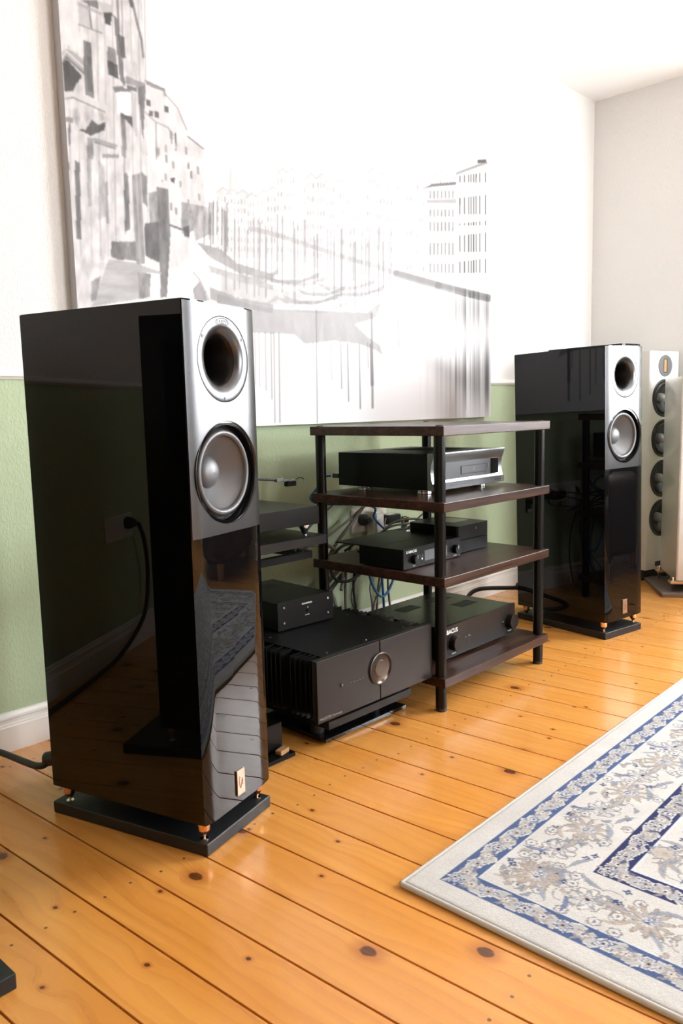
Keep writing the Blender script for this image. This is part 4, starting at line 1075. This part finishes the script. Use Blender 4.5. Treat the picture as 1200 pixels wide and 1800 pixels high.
bm = new()
for i in range(10): box(bm, .06+i*.013, .066+i*.013, .20, .27, .0918, .0926)
tag(obj('lid_vent', bm, M['dark'], t), kind='stuff')

# ------------------------------------------------------------------ turntable on its wall shelf
t = thing('wall_shelf', 'black wall bracket shelf carrying the turntable', 'shelf', (1.42, 1.86, .50))
obj('top_board', box(new(), .0, .455, .02, .44, .056, .086, .001), M['face_alu'], t)
fr = obj('bracket_frame', (lambda b: [box(b, .02, .42, .055, .075, .007, .032, .001), box(b, .02, .42, .44, .478, .007, .032, .001), box(b, .02, .045, .075, .44, .007, .032, .001), box(b, .395, .42, .075, .44, .007, .032, .001)] and b)(new()), M['case'], t)
for x in (.06, .38):
    for y in (.10, .38): obj('levelling_pin', lathe(new(), [(.006, .030), (.006, .058)], 16, Matrix.Translation((x, y, 0)), True, True), M['dark'], t, smooth=30)
t = thing('turntable', 'flat black turntable plinth with a tonearm on the wall shelf', 'turntable', (1.42, 1.90, .5862))
obj('plinth', box(new(), 0, .442, 0, .34, .037, .0965, .0015), M['face_black'], t)
for x, y in ((.405, .035), (.405, .30), (.04, .17)):
    f_ = obj('cone_foot', lathe(new(), [(.006, .0015), (.017, .022)], 28, Matrix.Translation((x, y, 0)), True, True), M['silver_dark'], t, smooth=30)
    obj('foot_collar', lathe(new(), [(.0175, .022), (.0185, .024), (.0185, .036), (.017, .0372)], 28, Matrix.Translation((x, y, 0)), True, True), M['chrome'], f_, smooth=30)
    obj('foot_pad', lathe(new(), [(.009, 0), (.009, .0022)], 20, Matrix.Translation((x, y, 0)), True, True), M['chrome'], f_, smooth=30)
obj('platter', lathe(new(), [(.110, .0965), (.112, .098), (.112, .116), (.110, .118), (.004, .118), (.004, .128), (.0003, .1285)], 64, Matrix.Translation((.125, .17, 0)), True), M['case'], t, smooth=30)
ar = obj('arm_base', lathe(new(), [(.028, .0965), (.028, .14), (.020, .145), (.020, .20), (.016, .205)], 36, Matrix.Translation((.165, .305, 0)), True, True), M['silver_dark'], t, smooth=30)
arm = obj('tonearm', tube(new(), [(.12, .305, .1935), (.165, .302, .1925), (.294, .205, .190), (.386, .150, .181)], .0042, 14, 1), M['rubber'], t, smooth=60)
arm.data.clear_geometry()
bm = new(); tube(bm, [(.165, .16, .195), (.30, .15, .191), (.386, .15, .181)], .0045, 14, 1); bm.to_mesh(arm.data); bm.free(); arm.data.materials.clear(); arm.data.materials.append(M['rubber'])
hs = obj('headshell', box(new(), .383, .415, .141, .159, .174, .1855, .001), M['silver'], arm)
box_ = new(); box(box_, .412, .440, .139, .161, .1735, .1785, .0008); box(box_, .438, .474, .140, .160, .171, .1765, .0008)
obj('headshell_plate', box_, M['silver'], arm)
for x in (.447, .466): obj('mount_bolt', lathe(new(), [(.003, 0), (.003, .004), (.0003, .0045)], 14, Matrix.Translation((x, .146, .1765))), M['chrome'], arm, smooth=30)
obj('cartridge', box(new(), .429, .474, .141, .159, .155, .171, .002), M['case'], arm)
obj('finger_lift', tube(new(), [(.474, .150, .172), (.484, .146, .180), (.496, .142, .182), (.508, .140, .176)], .0013, 8), M['case'], arm)
obj('stylus', tube(new(), [(.434, .15, .157), (.428, .15, .149)], .0008, 6, 1), M['silver'], arm)
obj('counterweight', lathe(new(), [(.018, 0), (.018, .03)], 28, Matrix.Translation((.13, .16, .195)) @ Matrix.Rotation(R(90), 4, 'Y'), True, True), M['silver_dark'], t, smooth=30)
obj('arm_pillar', lathe(new(), [(.024, .0965), (.024, .12), (.012, .124), (.012, .198)], 28, Matrix.Translation((.19, .16, 0)), True, True), M['silver_dark'], t, smooth=30)

# ------------------------------------------------------------------ sockets and plugs on the wall
ob = thing('wall_outlet', 'white double wall outlet behind the rack', 'wall outlet', (2.597, W, .468))
obj('plate', box(new(), -.115, .115, -.011, -.0005, 0, .105, .004, 2), M['white_plastic'], ob)
for x in (-.058, .058):
    obj('socket_well', lathe(new(), [(.030, .0005), (.0285, .0012), (.0265, -.008), (.0003, -.0085)], 36, at_front(x, -.011, .0525)), M['white_plastic'], ob, smooth=35)
Rb = Matrix.Translation((0, 0, 0))
def plug(name, label, parts, loc):
    o = thing(name, label, 'plug', loc); 
    for nme, bm, m_ in parts: obj(nme, bm, m_, o, smooth=35)
    return o
plug('round_plug', 'round black plug in the left socket behind the rack', [('body', lathe(new(), [(.0255, -.0), (.0255, .018), (.018, .034), (.012, .046)], 28, at_front(0, 0, 0), True, True), M['cable_black'])], (2.543, W-.012, .523))
o = plug('white_adapter', 'tall white plug adapter between the black plugs', [('body', box(new(), -.030, .030, -.052, 0, -.085, .045, .008, 2), M['white_plastic']), ('collar', box(new(), -.024, .024, -.060, -.052, -.07, .035, .006, 2), M['white_plastic'])], (2.598, W-.0125, .515))
plug('flat_power_adapter', 'flat black power adapter plugged in right of the white one', [('body', box(new(), -.044, .044, -.065, -.002, -.030, .012, .006, 2), M['cable_black']), ('label_sticker', box(new(), -.022, .022, -.05, -.02, .0118, .0124), M['ink'])], (2.690, W-.012, .522))
o = thing('cable_clip', 'small metal cable clip on the green wall behind the rack', 'clip', (2.842, W, .43))
obj('strap', box(new(), -.016, .016, -.012, -.0005, .0, .075, .002), M['silver_dark'], o); obj('screw_block', box(new(), -.017, .017, -.020, -.012, .045, .072, .002), M['brass'], o); obj('lower_block', box(new(), -.015, .015, -.018, -.012, .002, .02, .002), M['ink'], o)

# ------------------------------------------------------------------ cables: each one its own
def cable(label, pts, r, m_, name='cable', cat='cable'):
    o = obj(name, tube(new(), pts, r, 10, 7), M[m_], None, smooth=60); tag(o, label, cat, 'cables'); return o
cable('blue network cable from the disc player down past the wall outlet', [rk(.148, .635, T2+.053), rk(.12, .655, T2+.045), rk(.105, .665, T2+.01), rk(.11, .69, T2-.05), (2.46, 2.20, .60), (2.50, 2.22, .545), (2.56, 2.215, .49), (2.62, 2.20, .455), (2.70, 2.20, .44)], .0052, 'cable_blue')
cable('blue cable hanging in a deep loop under the third shelf', [(2.40, 2.18, .44), (2.425, 2.205, .40), (2.44, 2.205, .33), (2.465, 2.2, .255), (2.51, 2.195, .205), (2.56, 2.195, .225), (2.60, 2.195, .29), (2.615, 2.19, .37), (2.60, 2.16, .44)], .0055, 'cable_blue')
cable('straight blue cable dropping behind the amplifiers', [(2.50, 2.18, .44), (2.515, 2.20, .36), (2.528, 2.205, .27), (2.535, 2.205, .19), (2.53, 2.20, .12), (2.50, 2.18, .03)], .0055, 'cable_blue')
cable('light grey cable hanging beside the blue loop', [(2.50, 2.22, .40), (2.505, 2.235, .33), (2.49, 2.24, .24), (2.495, 2.235, .16), (2.47, 2.22, .05)], .0042, 'cable_grey')
cable('grey cable crossing the blue cables under the third shelf', [(2.60, 2.2, .42), (2.59, 2.22, .35), (2.545, 2.225, .25), (2.50, 2.225, .17), (2.46, 2.2, .10), (2.42, 2.19, .02)], .0058, 'cable_grey')
cable('taupe cable hanging right of the blue loop', [(2.62, 2.22, .42), (2.625, 2.25, .33), (2.63, 2.26, .22), (2.63, 2.25, .12), (2.62, 2.24, .02)], .0048, 'cable_brown')
cable('second taupe cable next to the grey crossing one', [(2.58, 2.21, .43), (2.572, 2.24, .34), (2.55, 2.25, .22), (2.53, 2.24, .10), (2.52, 2.22, .02)], .0046, 'cable_brown')
cable('taupe cable running straight down left of the black one', [(2.335, 2.2, .46), (2.335, 2.23, .36), (2.33, 2.235, .26), (2.325, 2.23, .18), (2.32, 2.22, .06)], .006, 'cable_brown')
cable('black cable hanging straight under the third shelf', [(2.395, 2.2, .44), (2.39, 2.23, .35), (2.38, 2.235, .26), (2.385, 2.23, .18), (2.38, 2.22, .06)], .0062, 'cable_black')
cable('thin black wire curling around the hanging black cable', [(2.41, 2.21, .40), (2.385, 2.22, .31), (2.36, 2.225, .26), (2.355, 2.225, .21), (2.375, 2.225, .165), (2.40, 2.22, .12)], .0022, 'cable_black')
cable('thick dark cable slanting down behind the left rack post', [(2.44, 2.26, .41), (2.36, 2.27, .36), (2.27, 2.27, .305), (2.18, 2.26, .25), (2.12, 2.25, .20)], .010, 'cable_brown')
cable('second thick dark cable slanting below the first', [(2.42, 2.255, .385), (2.36, 2.265, .33), (2.29, 2.265, .28), (2.20, 2.255, .22), (2.15, 2.24, .16)], .009, 'cable_brown')
cable('taupe cable sloping to the turntable above the wall outlet', [(2.52, 2.28, .60), (2.44, 2.29, .55), (2.34, 2.30, .50), (2.25, 2.30, .475), (2.14, 2.29, .45)], .0052, 'cable_brown')
cable('taupe cable rising steeply across the green wall', [(2.13, 2.28, .50), (2.20, 2.29, .545), (2.29, 2.29, .595), (2.38, 2.28, .655)], .0045, 'cable_brown')
cable('dark brown cable running from the outlet down behind the shelf', [(2.50, 2.27, .60), (2.43, 2.28, .53), (2.35, 2.285, .465), (2.29, 2.285, .40), (2.26, 2.28, .34), (2.27, 2.27, .26)], .0078, 'cable_brown')
cable('light grey cable arching down beside the left post', [(2.18, 2.27, .465), (2.25, 2.27, .46), (2.315, 2.265, .42), (2.335, 2.255, .36), (2.325, 2.24, .31), (2.29, 2.22, .27)], .0078, 'cable_grey')
cable('black cable looping behind the third shelf on the left', [(2.42, 2.23, .45), (2.34, 2.25, .445), (2.28, 2.25, .41), (2.255, 2.24, .35), (2.28, 2.23, .31), (2.34, 2.22, .30), (2.40, 2.2, .33)], .0066, 'cable_black')
cable('grey cable drooping from the turntable shelf', [(1.78, 2.26, .50), (1.80, 2.27, .465), (1.775, 2.28, .41), (1.765, 2.28, .34), (1.77, 2.27, .26), (1.80, 2.26, .12)], .007, 'cable_grey')
cable('grey plug lead lying behind the phono stage', [(1.86, 2.17, .335), (1.96, 2.20, .325), (2.03, 2.19, .285), (2.08, 2.16, .262), (2.10, 2.12, .22)], .006, 'cable_grey')
cable('grey bundle bent over the back of the power amplifier', [(1.98, 2.15, .255), (2.04, 2.17, .285), (2.12, 2.16, .30), (2.17, 2.15, .275), (2.19, 2.15, .20), (2.2, 2.15, .06)], .008, 'cable_grey')
for i, (lb, pts, r_) in enumerate((
    ('thin black lead looping in front of the cable clip', [rk(.38, .47, T3+.06), (2.62, 2.10, .522), (2.75, 2.14, .545), (2.86, 2.15, .525), (2.86, 2.12, .49), (2.70, 2.07, .475), (2.50, 2.04, .49)], .0034),
    ('thin black lead crossing up under the second shelf', [(2.92, 2.20, .66), (2.88, 2.19, .60), (2.80, 2.16, .545), (2.70, 2.12, .505), (2.60, 2.06, .485), (2.48, 2.02, .477)], .0026),
    ('black lead lying flat on the back of the third shelf', [(2.15, 2.06, .470), (2.28, 2.08, .5), (2.42, 2.09, .505), (2.58, 2.09, .50), (2.70, 2.05, .475), (2.78, 1.99, .462)], .0046),
    ('black lead bowed above the preamplifier lid', [(2.24, 2.00, .505), (2.36, 2.06, .515), (2.48, 2.09, .525), (2.60, 2.08, .52), (2.70, 2.03, .50), (2.74, 1.98, .475)], .0044),
    ('black lead arching highest behind the preamplifier', [(2.30, 2.03, .48), (2.40, 2.08, .515), (2.52, 2.11, .537), (2.64, 2.10, .533), (2.74, 2.06, .50), (2.80, 2.0, .475)], .0048),
    ('thin grey lead curving down in front of the outlet', [(2.60, 2.24, .53), (2.57, 2.22, .50), (2.56, 2.18, .47), (2.60, 2.14, .49), (2.72, 2.15, .515), (2.82, 2.14, .50), (2.88, 2.1, .47)], .0026))):
    cable(lb, pts, r_, 'cable_black' if i < 5 else 'cable_grey')
cable('black bundle of leads behind the power amplifier lid', [(1.86, 2.12, .315), (1.95, 2.13, .322), (2.0, 2.125, .318), (2.04, 2.12, .25)], .012, 'cable_black')
cable('black lead hanging between the power amplifier and the rack', [(1.93, 2.12, .30), (2.0, 2.13, .305), (2.03, 2.10, .27), (2.02, 2.11, .1)], .009, 'cable_black')
# mains leads of the black speakers
def la(x, y, z): return (AX+x*math.cos(AA)-y*math.sin(AA), AY+x*math.sin(AA)+y*math.cos(AA), z)
def lb(x, y, z): return (BX+x*math.cos(BA)-y*math.sin(BA), BY+x*math.sin(BA)+y*math.cos(BA), z)
o = thing('mains_lead', 'thick black mains lead on the floor at the left edge by the baseboard', 'cable', (.86, 2.22, 0), 0, 'mains leads of the black speakers')
P0 = Vector((.86, 2.22, 0))
pl = [la(.06, SD+.075, .105), la(.045, SD+.11, .085), (.86, 2.245, .055), (.80, 2.245, .016), (.70, 2.24, .010), (.45, 2.245, .010), (.126, 2.26, .010), (-.10, 2.275, .012), (-.32, 2.285, .03), (-.55, 2.29, .13), (-.60, 2.285, .30), (-.555, 2.27, .46), (-.518, 2.275, .545)]
obj('lead', tube(new(), [Vector(p)-P0 for p in pl], .0092, 12, 7), M['cable_black'], o, smooth=60)
obj('connector', tube(new(), [Vector(la(.075, SD+.006, .120))-P0, Vector(la(.066, SD+.045, .113))-P0, Vector(la(.058, SD+.085, .103))-P0], .019, 14, 4), M['cable_black'], o, smooth=50)
o = thing('mains_lead', 'black mains lead looping on the floor behind the rack', 'cable', (3.1, 2.1, 0), 0, 'mains leads of the black speakers')
P0 = Vector((3.1, 2.1, 0))
pl = [lb(.10, SD+.085, .12), (3.20, 2.17, .115), (3.05, 2.14, .085), (2.92, 2.06, .03), (2.90, 1.985, .012), (2.97, 1.955, .010), (3.08, 1.99, .010), (3.2, 2.06, .010), (3.33, 2.16, .010)]
obj('lead', tube(new(), [Vector(p)-P0 for p in pl], .0105, 12, 7), M['cable_black'], o, smooth=60)
obj('connector', tube(new(), [Vector(lb(.11, SD+.006, .135))-P0, Vector(lb(.10, SD+.09, .125))-P0], .020, 14, 2), M['cable_black'], o, smooth=50)

# ------------------------------------------------------------------ what the lacquer mirrors: an armchair and a curtain by the window, plus an added brown curtain
t = thing('armchair', 'brown upholstered armchair by the right wall, seen mirrored in the speakers', 'armchair', (4.16, .02, 0), R(-90))
def cushion(name, x0, x1, y0, y1, z0, z1, b): return obj(name, box(new(), x0, x1, y0, y1, z0, z1, b, 5), M['leather'], t, smooth=50)
cushion('base', -.40, .40, -.36, .36, .10, .30, .04); cushion('seat', -.28, .28, -.40, .26, .30, .45, .06)
cushion('backrest', -.40, .40, .20, .42, .28, .92, .09); cushion('armrest', -.47, -.28, -.40, .36, .12, .62, .085); cushion('armrest', .28, .47, -.40, .36, .12, .62, .085)
for x in (-.36, .36):
    for y in (-.32, .34): obj('leg', lathe(new(), [(.016, 0), (.024, .12)], 16, Matrix.Translation((x, y, 0)), True, True), M['tan_wood'], t, smooth=40)
M['curtain_dimmer'] = mat('added_dark_cloth', (.06, .045, .036), .85)  # dark cloth of the added curtain that dims the baffle edge reflection
def curtain(label, ya, yb, m_='curtain', g_='white curtains at the right window'):
    bm = new(); n = 120; rows = []
    for z in (.04, 2.62):
        rows.append([bm.verts.new((XR-.14+.028*math.sin(k*.72)+.012*math.sin(k*.31), ya+(yb-ya)*k/n, z)) for k in range(n+1)])
    for k in range(n): bm.faces.new((rows[0][k], rows[0][k+1], rows[1][k+1], rows[1][k]))
    bmesh.ops.solidify(bm, geom=bm.faces[:], thickness=.002)
    o = obj('curtain', bm, M[m_], None, smooth=60); tag(o, label, 'curtain', g_)
curtain('white curtain right of the armchair at the window', .62, 1.12)
curtain('unseen brown curtain added past the right window to darken reflections', -3.0, -1.42, 'curtain_dimmer', 'added dark curtains')

# outlet left of the near speaker, mirrored in its side
ob2 = copy_tree(ob); ob2.location = (-.46, W, .48); tag(ob2, 'white double wall outlet left of the picture, mirrored in the near speaker', 'wall outlet')
plug('round_plug', 'round black plug in the outlet left of the picture', [('body', lathe(new(), [(.0255, -.0), (.0255, .018), (.018, .034), (.012, .046)], 28, at_front(0, 0, 0), True, True), M['cable_black'])], (-.518, W-.012, .545))
